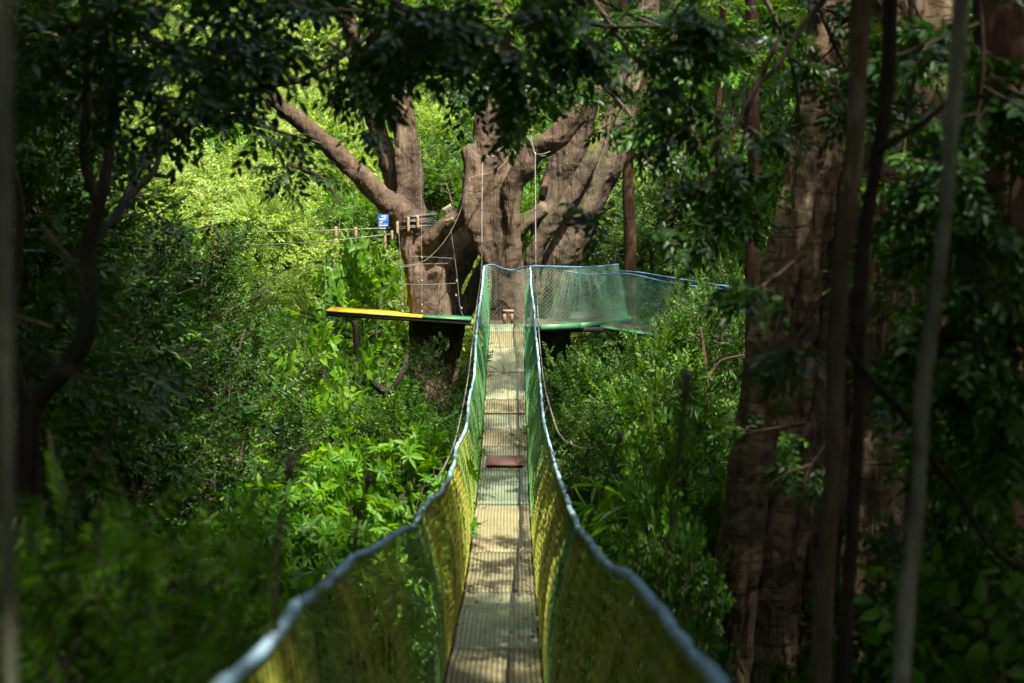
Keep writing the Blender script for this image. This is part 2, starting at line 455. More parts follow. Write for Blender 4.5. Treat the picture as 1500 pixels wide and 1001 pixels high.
SUN = unit(np.array([.32, -.55, .98]))          # direction towards the sun
elev = math.asin(SUN[2]); az = math.atan2(SUN[0], SUN[1])
sd = bpy.data.lights.new('sun', 'SUN'); so = bpy.data.objects.new('sun', sd); COL.objects.link(so)
sd.energy = 3.1; sd.angle = R(.55); sd.color = (1, .93, .80)
so.rotation_euler = Vector([float(v) for v in SUN]).to_track_quat('Z', 'Y').to_euler()
w = bpy.data.worlds.new('World'); SC.world = w; w.use_nodes = True
nt = w.node_tree; bg = nt.nodes['Background']
sk = nt.nodes.new('ShaderNodeTexSky'); sk.sky_type = 'NISHITA'; sk.sun_disc = False
sk.dust_density = 4.0; sk.ozone_density = 1.0; sk.air_density = 1.0
sk.sun_elevation = elev; sk.sun_rotation = az
nt.links.new(sk.outputs[0], bg.inputs[0]); bg.inputs[1].default_value = .15
SC.view_settings.view_transform = 'Standard'; SC.view_settings.look = 'None'; SC.view_settings.gamma = 1
SC.view_settings.exposure = 1.98
SC.cycles.max_bounces = 6; SC.cycles.diffuse_bounces = 4; SC.cycles.glossy_bounces = 2; SC.cycles.transmission_bounces = 4
SC.cycles.transparent_max_bounces = 4
SC.cycles.use_denoising = True; SC.cycles.use_adaptive_sampling = True; SC.cycles.adaptive_threshold = .02
SC.cycles.sample_clamp_indirect = 4.0

# ================================================================ terrain
def ground_z(x, y):
    x = np.asarray(x, float); y = np.asarray(y, float)
    z = -5.7 + .18 * np.sin(x * .55 + 1) * np.cos(y * .4) + .25 * np.sin(x * .2 + y * .17)
    z = z + .52 * np.clip(y - 33, 0, 70) + .10 * np.clip(y - 20, 0, 13)
    z = z + .42 * np.clip(np.abs(x) - 9, 0, 60)  # side slopes raised to block sun and ambient light
    z = z + .35 * np.clip(-y - 6, 0, 40)
    return z
gx = np.linspace(-70, 70, 141); gy = np.linspace(-40, 110, 151)
GX, GY = np.meshgrid(gx, gy)
GV = np.stack([GX, GY, ground_z(GX, GY) + rng.normal(0, .05, GX.shape)], -1).reshape(-1, 3)
i0 = (np.arange(150)[:, None] * 141 + np.arange(140)[None]).ravel()
GROUND = plainmat('forest_soil', (.018, .013, .008), .95, (.045, .034, .018), 3, bump=.8)
g = mk('ground', GV, np.stack([i0, i0 + 1, i0 + 142, i0 + 141], -1), mats=[GROUND], smooth=True)
tag(g, kind='structure')

# ================================================================ the suspension bridge
BP = np.array([  # D, deck centre z
 (-2.0, -1.25), (.6, -1.62), (3, -1.98), (5.8, -2.42), (8.7, -2.80), (9.77, -2.91), (12.25, -3.12), (14, -3.17), (16.2, -3.10), (17.9, -2.98),
 (19.8, -2.74), (20.9, -2.55), (22.5, -2.28), (24, -1.97), (25.6, -1.68)])
def deck_z(D): return np.interp(D, BP_S[:, 0], BP_S[:, 1])
BP_S = crom(BP, 8)
def py_of(z, D):
    # project y pixel of (0,D,z)
    fwd = D * CT - z * ST; up = D * ST + z * CT
    return 500.5 - F * up / fwd
def D_for_py(py):
    Ds = np.linspace(3, 25.55, 4000); ys = py_of(deck_z(Ds), Ds)
    return float(np.interp(-py, -ys, Ds))
AXIS = -.10
def axis_x(D): return -.12 + .02 * D / 25 * 1.0
bridge = thing('suspension_bridge', 'long narrow hanging footbridge with green netting sides and blue handrails leading to the fig trees', 'footbridge', (axis_x(1), 1.0, -1.62))

DEC = {}
def deckmat(name, cA, cB, cgroove, worn):
    m, nt, out = newmat(name); L = nt.links.new
    tc = N(nt, 'ShaderNodeTexCoord')
    n1 = N(nt, 'ShaderNodeTexNoise', Scale=2.2, Detail=7, Roughness=.65); L(tc.outputs['Object'], n1.inputs['Vector'])
    n2 = N(nt, 'ShaderNodeTexNoise', Scale=26, Detail=5, Roughness=.7); L(tc.outputs['Object'], n2.inputs['Vector'])
    base = ramp(nt, [(.38, cA), (.60, cB)], n1.outputs[0])
    a = N(nt, 'ShaderNodeAttribute', _attribute_name='rnd')      # 0 in the groove, 1 on the rib
    mp = N(nt, 'ShaderNodeMix', _data_type='RGBA'); 
    f = N(nt, 'ShaderNodeMath', _operation='MULTIPLY_ADD'); L(a.outputs['Fac'], f.inputs[0]); f.inputs[1].default_value = 1 - worn; f.inputs[2].default_value = worn
    L(f.outputs[0], mp.inputs[0]); mp.inputs[6].default_value = (*cgroove, 1); L(base, mp.inputs[7])
    mm = N(nt, 'ShaderNodeMix', _data_type='RGBA', _blend_type='MULTIPLY'); mm.inputs[0].default_value = .7
    L(mp.outputs[2], mm.inputs[6]); L(ramp(nt, [(.3, (.5, .47, .4)), (.6, (1, 1, 1))], n2.outputs[0]), mm.inputs[7])
    p = N(nt, 'ShaderNodeBsdfPrincipled', Roughness=.6); L(mm.outputs[2], p.inputs['Base Color'])
    b = N(nt, 'ShaderNodeBump', Strength=.3, Distance=.01); L(n2.outputs[0], b.inputs['Height']); L(b.outputs[0], p.inputs['Normal'])
    L(p.outputs[0], out.inputs[0])
    return m
DEC['pale'] = deckmat('worn_pale_green_decking', (.22, .27, .15), (.34, .34, .20), (.17, .19, .11), .45)
DEC['tan'] = deckmat('worn_tan_decking', (.25, .23, .12), (.30, .29, .15), (.18, .14, .075), .4)
DEC['stripe'] = deckmat('striped_green_decking', (.15, .21, .12), (.23, .24, .14), (.085, .075, .045), .05)
DEC['brown'] = deckmat('striped_brown_decking', (.22, .22, .11), (.29, .27, .14), (.11, .085, .05), .15)
DEC['green'] = deckmat('striped_mint_decking', (.14, .20, .12), (.24, .28, .17), (.09, .11, .065), .1)
RIBS = 17
def deck_strip(D0, D1, mat, name='deck_panel', hump=.02, w0=.30, label=None, lift=0.0, x0=-1.0, x1=1.0, ribs=RIBS):
    nS = max(6, int((D1 - D0) / .12))
    s = np.linspace(0, 1, nS + 1); D = D0 + (D1 - D0) * s
    prof_x, prof_z = [], []
    for r in range(ribs):
        for (a, h) in ((.0, 0), (.18, 0), (.30, 1), (.78, 1), (.90, 0)):
            prof_x.append((r + a) / ribs); prof_z.append(h)
    prof_x.append(1.0); prof_z.append(0)
    px_ = np.array(prof_x) * (x1 - x0) + x0; pz = np.array(prof_z)
    X = axis_x(D)[:, None] + w0 * px_[None] + .004 * np.sin(s * 5 + D0)[:, None]
    Zc = deck_z(D) + hump * np.sin(math.pi * s) + .010 * np.sin(s * 9 + D0) + lift
    Z = Zc[:, None] + pz[None] * .009 - .025 * (px_[None] ** 2) * 0 + .012 * np.sin(px_[None] * 2.5 + D0 * 3) * np.sin(s * 3.1)[:, None]
    Y = np.broadcast_to(D[:, None], X.shape)
    V = np.stack([X, Y, Z], -1)
    m_, k = X.shape
    Vt = V.reshape(-1, 3); Vb = Vt - np.array([0, 0, .022])
    i = (np.arange(m_ - 1)[:, None] * k + np.arange(k - 1)[None]).ravel()
    Qt = np.stack([i, i + 1, i + k + 1, i + k], -1)
    nb_ = len(Vt); Qb = Qt[:, ::-1] + nb_
    e0 = np.arange(k - 1); e1 = (m_ - 1) * k + np.arange(k - 1)
    Qe = np.vstack([np.stack([e0, e0 + nb_, e0 + 1 + nb_, e0 + 1], -1), np.stack([e1, e1 + 1, e1 + 1 + nb_, e1 + nb_], -1)])
    l0 = np.arange(m_ - 1) * k; r0 = l0 + k - 1
    Qs = np.vstack([np.stack([l0, l0 + k, l0 + k + nb_, l0 + nb_], -1), np.stack([r0, r0 + nb_, r0 + k + nb_, r0 + k], -1)])
    rr = np.tile(pz, m_)
    mb = MB(); mb.add(np.vstack([Vt, Vb]), np.vstack([Qt, Qb, Qe, Qs]), rnd=np.concatenate([rr, rr * 0]))
    o = mb.build(name, mat); rebase(bridge, o)
    if label: o['label'] = label
    return o
bounds = [(472, 487, 'green'), (487, 509, 'brown'), (509, 545, 'pale'), (545, 586, 'tan'), (586, 607, 'brown'), (607, 629, 'stripe'), (629, 655, 'brown'), (655, 689, 'stripe'),
          (689, 739, 'green'), (739, 811, 'tan'), (811, 868, 'brown'), (868, 953, 'pale'), (953, 1040, 'brown')]
for i, (y0, y1, k) in enumerate(bounds):
    D1, D0 = D_for_py(y0), D_for_py(y1)
    if y0 == 472: D1 = 25.6
    ov = .0 if i % 2 else .03
    deck_strip(D0 + .012, D1 - .012, DEC['pale' if (y0 == 545) else k], hump=(.05 if k in ('green', 'tan') else .015), lift=ov * .25, w0=.30)
Dn = D_for_py(1040)
for i, k in enumerate(('pale', 'stripe', 'tan', 'brown')):
    a = Dn - (i + 1) * (Dn + 1.5) / 4; b = Dn - i * (Dn + 1.5) / 4
    deck_strip(a + .01, b - .01, DEC[k])
# reddish mat screwed on one panel
mat_red = plainmat('reddish_rubber_mat', (.15, .075, .05), .85, (.22, .13, .09), 30)
dm0, dm1 = D_for_py(687), D_for_py(673)
mb = MB(); zz = (deck_z(dm0) + deck_z(dm1)) / 2 + .045
mb.box((axis_x(18) + .02, (dm0 + dm1) / 2, zz), (.47, dm1 - dm0, .012), M=np.array([[1, 0, 0], [0, 1, 0], [0, (deck_z(dm1) - deck_z(dm0)) / (dm1 - dm0), 1]]))
rebase(bridge, mb.build('patch_mat', mat_red))
# cross beams below the deck
WOODD = plainmat('dark_beam', (.05, .045, .03), .8, (.09, .08, .05), 10)
for d in np.arange(-1, 25.5, .8):
    mb = MB(); mb.box((axis_x(d), d, deck_z(d) - .07), (.70, .06, .06)); rebase(bridge, mb.build('cross_beam', WOODD))

# handrails, traced from the picture: (px, py) and distance
def rail_z(D): return deck_z(D) + np.interp(D, [0, 2, 6, 9, 12, 16, 20, 24, 26], [1.0, 1.02, 1.05, 1.02, .97, .98, 1.03, 1.08, 1.03])
RL = [(-1.5, -.52), (.6, -.54), (2.9, -.56), (4.12, -.57), (5.0, -.55), (5.8, -.62), (7.2, -.60), (8.7, -.58), (9.8, -.60), (11, -.56), (12.25, -.54), (14, -.55), (16.2, -.53), (17.9, -.50), (20.3, -.47), (22.3, -.46), (24, -.44), (25.6, -.42)]
RL_PX = [(335, 1001, 2.95), (396, 943, 3.5), (430, 888, 4.1), (447, 875, 4.35), (507, 832, 5.3), (523, 814, 5.7), (604, 769, 7.7), (620, 743, 8.8), (649, 715, 10.4), (664, 683, 12.8), (669, 655, 14.6), (683, 625, 15.9), (687, 586, 17.6), (695, 547, 19.0), (697, 500, 20.7), (701, 458, 22.6), (705, 430, 23.8), (709, 390, 25.6)]
RR_PX = [(1050, 998, 2.95), (1014, 953, 3.45), (974, 903, 4.1), (923, 847, 5.0), (882, 817, 5.8), (844, 766, 7.6), (827, 721, 9.8), (816, 691, 11.8), (807, 658, 14.3), (797, 619, 16.2), (793, 577, 18.0), (788, 520, 20.0), (784, 478, 21.8), (783, 456, 22.7), (778, 420, 24.2), (777, 392, 25.6)]
def rail_points(tab, sgn):
    P = [at(*t) for t in tab]
    P = [np.array([axis_x(-1) + sgn * .52, -1.5, -.55]), np.array([axis_x(.8) + sgn * .52, .9, -.66])] + P
    return np.array(P)
CLAMP = plainmat('dark_clamp', (.05, .035, .025), .6, (.12, .08, .06), 30)
BLUE = plainmat('pale_blue_wrapped_rope', (.20, .42, .56), .6, (.42, .58, .66), 22, bump=1.0)
NETM, nt_, out_ = newmat('knotted_net_cord'); 
def build_netmat(m, nt, out, yellow):
    L = nt.links.new
    tc = N(nt, 'ShaderNodeTexCoord'); sp = N(nt, 'ShaderNodeSeparateXYZ')
    geo = N(nt, 'ShaderNodeNewGeometry'); L(geo.outputs['Position'], sp.inputs[0])
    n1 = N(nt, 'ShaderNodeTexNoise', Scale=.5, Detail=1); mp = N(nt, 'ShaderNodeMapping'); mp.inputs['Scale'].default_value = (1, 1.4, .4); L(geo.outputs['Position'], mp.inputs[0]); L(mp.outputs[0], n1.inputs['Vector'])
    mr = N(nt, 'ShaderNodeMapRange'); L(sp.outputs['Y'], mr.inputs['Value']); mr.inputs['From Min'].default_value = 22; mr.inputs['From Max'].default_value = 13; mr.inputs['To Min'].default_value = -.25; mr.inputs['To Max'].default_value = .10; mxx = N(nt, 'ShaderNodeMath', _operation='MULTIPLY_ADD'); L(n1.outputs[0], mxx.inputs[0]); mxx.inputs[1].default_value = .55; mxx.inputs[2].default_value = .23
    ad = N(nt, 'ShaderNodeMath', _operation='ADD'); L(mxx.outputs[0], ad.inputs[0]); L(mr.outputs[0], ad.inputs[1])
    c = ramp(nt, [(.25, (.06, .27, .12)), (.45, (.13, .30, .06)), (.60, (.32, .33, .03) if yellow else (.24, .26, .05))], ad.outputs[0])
    p = N(nt, 'ShaderNodeBsdfPrincipled', Roughness=.55); L(c, p.inputs['Base Color']); L(p.outputs[0], out.inputs[0])
build_netmat(NETM, nt_, out_, True)
def resample(P, D):
    S = crom(P, 10); o = np.argsort(S[:, 1]); S = S[o]
    return np.stack([np.interp(D, S[:, 1], S[:, 0]), D, np.interp(D, S[:, 1], S[:, 2])], -1)
def net_lattice(G, r, sides=3):
    """diamond netting on a grid of points G (rows, cols, 3)"""
    a, b = G.shape[:2]
    I, J = np.meshgrid(np.arange(a - 1), np.arange(b), indexing='ij')
    ev = (I + J) % 2 == 0
    P0, P1 = [], []
    for dj in (1, -1):
        ok = ev & (J + dj >= 0) & (J + dj < b)
        P0.append(G[I[ok], J[ok]]); P1.append(G[I[ok] + 1, J[ok] + dj])
    return sticks(np.vstack(P0), np.vstack(P1), r, r, sides)
for sgn, tab in ((-1, RL_PX), (1, RR_PX)):
    RP = rail_points(tab, sgn)
    Dd = np.linspace(-1.2, 25.6, 150)
    rp = resample(RP, Dd)
    wob = rng.normal(0, .0022, rp.shape) * np.array([1, 0, 1.0])
    rp = rp + wob
    rp[:, 2] += .007 * np.sin(Dd * 4.2 + sgn + 2 * np.sin(Dd * .7))
    mb = MB(); mb.add(*tube(rp, .017 + rng.normal(0, .0012, len(Dd)), ns=10, sub=4))
    for k in range(2, 148, 2):
        if rng.random() < .35: continue
        d_ = unit(rp[k + 1] - rp[k - 1]); V_, Q_, T_ = tube([rp[k] - d_ * .012, rp[k], rp[k] + d_ * .012], .0195, ns=8, sub=1); mb.add(V_, Q_, T_, m=1)
    rebase(bridge, mb.build('handrail', [BLUE, CLAMP], smooth=True))
    # netting: rail -> deck edge, with soft vertical folds
    na = 520; nb_ = 20
    D = np.linspace(-1.0, 25.58, na)
    top = resample(RP, D); bot = np.stack([axis_x(D) + sgn * .315, D, deck_z(D) + .01], -1)
    v = np.linspace(0, 1, nb_)[None, :, None]
    G = top[:, None] * (1 - v) + bot[:, None] * v
    fold = ((.010 + .012 * (D > 12)) * np.sin(D * 4.1 + 1.3 * np.sin(D * .9)) + .007 * np.sin(D * 9.7 + sgn + 1.5 * np.sin(D * 1.7)) + .004 * np.sin(D * 17.0))[:, None]
    vv = v[..., 0]
    G[..., 0] += sgn * (fold * np.sin(math.pi * np.clip(vv * .92 + .08, 0, 1)) - .05 * np.sin(math.pi * vv) * .8) + rng.normal(0, .0015, G.shape[:2]) * .4
    G[..., 2] += -.03 * np.sin(math.pi * vv) * np.sin(D * 2.0)[:, None] + rng.normal(0, .002, G.shape[:2])
    V, Q = net_lattice(G, .0034)
    mb = MB(); mb.add(V, Q)
    G2 = G.copy(); G2[..., 0] += sgn * (.014 + .008 * np.sin(D * 2.7 + 1)[:, None] * np.sin(vv * 5)); G2[..., 2] += .012; G2[..., 1] += .02
    rebase(bridge, mb.build('side_net', NETM))
# main cables, clamps and suspenders
CABLE = plainmat('weathered_steel_cable', (.30, .27, .22), .45, (.42, .38, .32), 40, metal=.5)
HANG = barkmat('weathered_hanger_rope', (.03, .025, .015), (.07, .06, .03), scale=8, bump=.3)
CABPX = {-1: [(425, 682, 3.6), (540, 703, 5.6), (598, 718, 8.0), (620, 714, 9.6), (640, 700, 11.5), (655, 675, 13.0), (668, 640, 14.9), (683, 570, 17.5), (691, 510, 19.1), (698, 450, 20.7), (705.5, 390, 22.3), (706, 300, 24.2), (707, 232, 26.0)],
          1: [(1005, 555, 4.3), (908, 640, 6.9), (855, 656, 10.2), (822, 640, 13.3), (808, 605, 15.5), (797, 560, 17.5), (790.5, 500, 19.2), (787.5, 450, 20.7), (785, 390, 22.3), (784.5, 300, 24.2), (784, 226, 26.0)]}
for sgn in (-1, 1):
    P = np.vstack([[axis_x(0) + sgn * .62, -1.6, .62], [axis_x(0) + sgn * .60, 1.4, -.02]] + [at(*q) for q in CABPX[sgn]])
    S = crom(P, 12)
    mb = MB(); mb.add(*tube(P, [.003] * 5 + [.007] * (len(P) - 5), ns=6, sub=14))
    mc = mb.build('main_cable', [CABLE, HANG], smooth=True); rebase(bridge, mc)
    for p_ in mc.data.polygons:
        if mc.data.vertices[p_.vertices[0]].co.y < 9: p_.material_index = 1
    RP = rail_points(RL_PX if sgn < 0 else RR_PX, sgn)
    sus = [3.6, 5.6, 8.0, 9.9] if sgn < 0 else [4.3, 6.9, 9.6, 11.8]
    sus += [13.2, 15, 16.4, 17.5, 18.6, 19.7, 20.8, 21.9, 23.0, 24.0, 24.9]
    for d in sus:
        c = np.array([np.interp(d, S[:, 1], S[:, 0]), d, np.interp(d, S[:, 1], S[:, 2])]); b = resample(RP, np.array([d]))[0]
        mb = MB(); mid = (c + b) / 2 + np.array([.012 * sgn, 0, 0])
        mb.add(*tube([c, mid, b], [.008, .006, .008] if d < 12 else [.003] * 3, ns=6, sub=4))
        h = rebase(bridge, mb.build('hanger', HANG, smooth=True))
        mb = MB(); rr_ = .017 if d < 12 else .013
        mb.add(*tube([c + np.array([0, -.05, -.02]) * (rr_ / .03), c + np.array([0, .0, .012]), c + np.array([0, .05, .02]) * (rr_ / .03)], [rr_ * .7, rr_, rr_ * .6], ns=8, sub=3))
        mb.box(c + np.array([0, 0, -.035]) * (rr_ / .03), (rr_ * .9, rr_ * 1.6, rr_ * 1.3))
        cl = mb.build('clamp', CLAMP); cl.parent = h

# dead leaves and grit caught along the deck edges
lf = MB(); n = 420
D = rng.uniform(5, 25, n); sd_ = np.where(rng.random(n) < .5, -1, 1); xo = .30 - np.abs(rng.normal(0, .035, n)); xo[:40] = rng.uniform(-.2, .28, 40)
O = np.stack([axis_x(D) + sd_ * xo, D, deck_z(D) + .045], -1)
leaves(lf, O, unit(rng.normal(0, 1, (n, 3)) * np.array([1, 1, .15])), unit(np.array([0, 0, 1.0]) + rng.normal(0, .25, (n, 3))), rng.uniform(.02, .055, n), .5)
tag(lf.build('leaf_litter', leafmat('dead_leaf', [(0, (.06, .03, .015)), (.6, (.14, .08, .03)), (1, (.25, .20, .06))], trans=.1)), 'brown fallen leaves caught along the edges of the footbridge deck', 'leaf litter', kind='stuff')

# ================================================================ fig trees (fused limbs)
def rad(px, D): return px / 2.0 * D / F
TRIM = 1.0
def limb(pts, ns=14, sub=5, lobes=.10, nl=3, lump=.05, seed=0):
    P = [at(a, b, d) for a, b, d, w_ in pts]; r = [rad(w_ * TRIM, d) for a, b, d, w_ in pts]
    return tube(P, r, ns=ns, sub=sub, lobes=lobes, nl=nl, lump=lump, seed=seed)
def fused(name, limbs, mat, parent, voxel=.035, disp=.05, size=.5):
    mb = MB()
    for i, l in enumerate(limbs):
        mb.add(*l)
    o = mb.build(name, mat, smooth=True)
    r = o.modifiers.new('r', 'REMESH'); r.mode = 'VOXEL'; r.voxel_size = voxel; r.use_smooth_shade = True
    s = o.modifiers.new('s', 'SMOOTH'); s.factor = .6; s.iterations = 4
    for k, (st_, sz) in enumerate(((disp, size), (disp * .35, size * .22))):
        t = bpy.data.textures.new(name + '_clouds', 'CLOUDS'); t.noise_scale = sz; t.noise_depth = 3
        d = o.modifiers.new('d', 'DISPLACE'); d.texture = t; d.strength = st_; d.mid_level = .5
    rebase(parent, o)
    return o
def crown(parent, centres, kind, mat, seed, n=260, scale=1.0):
    mb = MB()
    for i, (c, r) in enumerate(centres):
        b = blob_mesh(kind, r, r, r * .6, n, seed + i, scale)
        off = np.array(c)
        for V, Rr in zip(b.V, b.R):
            pass
        V = np.concatenate(b.V) + off
        q = np.concatenate(b.Q); t = np.concatenate(b.T) if b.T else None
        qm = np.concatenate(b.QM); rr = np.concatenate(b.R)
        base = mb.n
        mb.V.append(V); mb.R.append(rr); mb.n += len(V)
        mb.Q.append(q + base); mb.QM.append(qm)
        if t is not None: mb.T.append(t + base); mb.TM.append(np.concatenate(b.TM))
    o = mb.build('crown', [mat, TWIG]); rebase(parent, o); return o

TRIM = .86
ta = thing('fig_tree', 'massive brown tree with a sawn-off limb slanting up left, above the yellow-edged platform', 'tree', at(628, 640, 27.8))
fused('trunk', [
    limb([(632, 700, 27.8, 84), (630, 600, 27.8, 64), (628, 540, 27.8, 68), (630, 470, 27.8, 76), (622, 400, 27.8, 70), (606, 345, 27.8, 62), (599, 300, 27.8, 56), (597, 250, 27.8, 48), (594, 200, 27.8, 38), (588, 150, 27.8, 38), (570, 100, 27.8, 30), (565, 30, 27.8, 26), (560, -80, 27.8, 24)], seed=1, lobes=.13),
    limb([(594, 310, 27.9, 40), (565, 225, 28.2, 32), (545, 160, 28.4, 28), (522, 90, 28.5, 26), (500, -60, 28.5, 22)], seed=2),
    limb([(606, 345, 27.7, 50), (585, 312, 27.5, 46), (558, 288, 27.3, 38), (520, 250, 27.0, 34), (480, 212, 26.8, 31), (440, 178, 26.7, 28), (395, 139, 26.6, 26)], seed=3, lobes=.05, lump=.03),
    limb([(607, 390, 27.7, 40), (628, 358, 27.5, 38), (655, 333, 27.3, 34), (690, 305, 27.2, 32)], seed=4),
    limb([(650, 560, 28.3, 36), (650, 470, 28.3, 50), (655, 410, 28.4, 58), (678, 365, 28.5, 60), (712, 330, 28.5, 44)], seed=5, lobes=.15),
    limb([(664, 560, 28.0, 16), (672, 480, 28.1, 22), (688, 440, 28.2, 28), (708, 400, 28.2, 30), (725, 370, 28.1, 28)], seed=6),
], BARK_FIG, ta, disp=.10, size=.38)
crown(ta, [(at(470, -150, 28), 2.4), (at(610, -230, 29), 2.6), (at(540, -60, 30), 1.7)], 'ovate', LM['bush'], 50)
EH = at(392, 137, 26.6)

tb = thing('fig_tree', 'gnarled many-stemmed tree right behind the far end of the footbridge, with mossy leaning trunk', 'tree', at(770, 640, 27.6))
fused('trunk', [
    limb([(745, 720, 27.3, 90), (745, 560, 27.3, 64), (746, 470, 27.3, 62), (744, 420, 27.3, 56), (738, 370, 27.3, 54), (727, 320, 27.3, 60), (722, 270, 27.3, 62), (718, 225, 27.3, 58), (720, 180, 27.3, 52), (728, 120, 27.3, 42), (735, 40, 27.3, 36), (740, -80, 27.3, 30)], seed=7, lobes=.12),
    limb([(722, 395, 27.2, 20), (700, 335, 27.1, 36), (694, 295, 27.1, 42), (692, 250, 27.1, 34), (684, 215, 27.1, 20)], seed=8, lobes=.15),
    limb([(748, 400, 27.1, 26), (752, 330, 27.0, 26), (750, 280, 27.0, 34), (764, 245, 26.9, 40), (780, 222, 26.9, 36), (808, 205, 26.8, 40), (850, 165, 26.7, 34), (880, 100, 26.7, 30)], seed=9, lobes=.12, lump=.10),
], BARK_FIG, tb, disp=.10, size=.38)
o = fused('trunk', [
    limb([(795, 720, 28, 110), (804, 560, 28, 78), (806, 470, 28, 72), (818, 400, 27.9, 66), (838, 350, 27.8, 64), (864, 290, 27.8, 62), (890, 240, 27.8, 58), (906, 190, 28, 60), (926, 130, 28, 50), (940, 70, 28, 44), (952, 0, 28, 40), (965, -80, 28, 36)], seed=10, lobes=.12),
    limb([(778, 430, 27.6, 30), (778, 390, 27.5, 28), (792, 352, 27.4, 30), (820, 310, 27.3, 28), (845, 268, 27.3, 26), (868, 225, 27.4, 24), (880, 190, 27.8, 18)], seed=11, lobes=.12),
    limb([(785, 450, 28.9, 30), (790, 370, 28.9, 34), (801, 320, 28.9, 42), (818, 270, 28.9, 52), (838, 215, 28.8, 56), (853, 150, 28.7, 58), (866, 90, 28.8, 50), (880, -80, 28.8, 40)], seed=12, lobes=.10),
    limb([(735, 375, 28.9, 28), (762, 335, 28.8, 26), (798, 305, 28.7, 26)], seed=13),
], BARK_FIG2, tb, disp=.10, size=.38)
o['label'] = 'pale leaning trunk with moss along its ridge'
# short sawn branch stub hanging on the leaning trunk
mb = MB(); mb.add(*limb([(801, 262, 27.9, 12), (797, 278, 27.6, 13), (794, 291, 27.4, 12)], ns=10, lobes=0, lump=0)); rebase(tb, mb.build('branch_stub', BARK_RED, smooth=True))
crown(tb, [(at(720, -150, 28), 2.5), (at(900, -200, 28.5), 2.8), (at(860, 60, 29.8), 1.6), (at(1020, -120, 29), 2.2)], 'ovate', LM['bush'], 60)

# ================================================================ platforms, walkway, ropes
GREENP = plainmat('green_painted_steel', (.03, .15, .055), .5, (.06, .22, .10), 6)
YEL = plainmat('yellow_painted_edge', (.58, .40, .008), .55, (.45, .28, .01), 9)
BLACKP = plainmat('black_steel_beam', (.012, .012, .012), .6)
BLUE2 = plainmat('blue_rope', (.05, .17, .30), .6, (.12, .27, .40), 14)
NETG = plainmat('green_net_cord', (.06, .24, .13), .6, (.14, .30, .22), 3)
NETW = plainmat('grey_green_net_cord', (.16, .24, .20), .6, (.26, .32, .28), 3)
ROPE = plainmat('pale_rope', (.17, .165, .14), .7, (.26, .25, .22), 30)
WOODB = plainmat('pale_cut_wood', (.22, .15, .08), .8, (.34, .25, .14), 25)

def slab(mb, poly, z0, z1, m=0):
    n = len(poly); z0 = np.broadcast_to(z0, (n,)); z1 = np.broadcast_to(z1, (n,))
    V = [[p[0], p[1], z0[i]] for i, p in enumerate(poly)] + [[p[0], p[1], z1[i]] for i, p in enumerate(poly)]
    Q = [[i, (i + 1) % n, n + (i + 1) % n, n + i] for i in range(n)]
    T = [[0, i + 1, i] for i in range(1, n - 1)] + [[n, n + i, n + i + 1] for i in range(1, n - 1)]
    return mb.add(V, Q, T, m)
ZP = -1.68
pf = thing('tree_platform', 'green steel platform behind net fences, between the footbridge and the gnarled tree', 'platform', (0.3, 26.5, ZP))
A0 = at(700, 475, 25.62); A1 = at(792, 474, 25.62); A1b = at(848, 474, 26.1); A2 = at(922, 465, 28.0); A3 = at(905, 460, 30.0); A4 = at(700, 460, 30.0)
poly = [(A0[0], 25.64), (A1[0], 25.64), (A1b[0], 26.1), (A2[0], 28.0), (A3[0], 30.0), (A4[0], 30.0)]
mb = MB(); slab(mb, poly, ZP - .04, ZP); rebase(pf, mb.build('deck', DEC['stripe']))
mb = MB()
for p, q in zip(poly[1:4], poly[2:5]):
    p, q = np.array(p), np.array(q); d = q - p; L_ = np.linalg.norm(d); a = math.atan2(d[1], d[0]); c = (p + q) / 2
    nrm = np.array([d[1], -d[0]]) / L_
    mb.box((c[0] + nrm[0] * .03, c[1] + nrm[1] * .03, ZP - .045), (L_ + .04, .05, .11), rot=a)
rebase(pf, mb.build('edge_beam', GREENP))
mb = MB()
for d in (26.2, 27.2, 28.4):
    mb.box((A0[0] + 1.35, d, ZP - .12), (2.8 if d > 27 else 1.9, .07, .09))
rebase(pf, mb.build('underbeam', BLACKP))
def netfence(base, tops, nu, nv, mat, r=.0030, parent=None, fold=.03, name='net_fence', seed=0):
    """base, tops: polylines (k,3) of equal parameter"""
    a = crom(base, 12); b = crom(tops, 12)
    t = np.linspace(0, 1, nu)
    def rs(P):
        s = np.concatenate([[0], np.cumsum(np.linalg.norm(np.diff(P, axis=0), axis=1))]); s /= s[-1]
        return np.stack([np.interp(t, s, P[:, i]) for i in range(3)], -1)
    a, b = rs(a), rs(b); v = np.linspace(0, 1, nv)[None, :, None]
    G = a[:, None] * (1 - v) + b[:, None] * v
    ph = t * 40 + seed
    G[..., 1] += fold * (np.sin(ph)[:, None] + .5 * np.sin(ph * 2.3)[:, None]) * np.sin(math.pi * v[..., 0])
    G[..., 0] += fold * .6 * np.cos(ph * 1.4)[:, None] * np.sin(math.pi * v[..., 0])
    G += rng.normal(0, .003, G.shape)
    V, Q = net_lattice(G, r); m_ = MB(); m_.add(V, Q); o = m_.build(name, mat)
    if parent is not None: rebase(parent, o)
    return o
def H(p, dz): return np.array([p[0], p[1], p[2] + dz])
pz = lambda p: np.array([p[0], p[1], ZP + .0])
a1 = pz(at(784, 474, 25.75)); a1b = pz(at(848, 474, 26.2)); a2 = pz(at(920, 465, 28.0)); a3 = pz(at(880, 460, 29.6)); a4 = pz(at(718, 465, 27.0)); a5 = pz(at(776, 465, 26.9))
t1 = at(779, 392, 25.75); t1b = at(845, 391, 26.2); t2 = at(906, 389, 28.0); t3 = at(835, 393, 29.6); t4 = at(714, 390, 26.4); t5 = at(772, 393, 26.6)
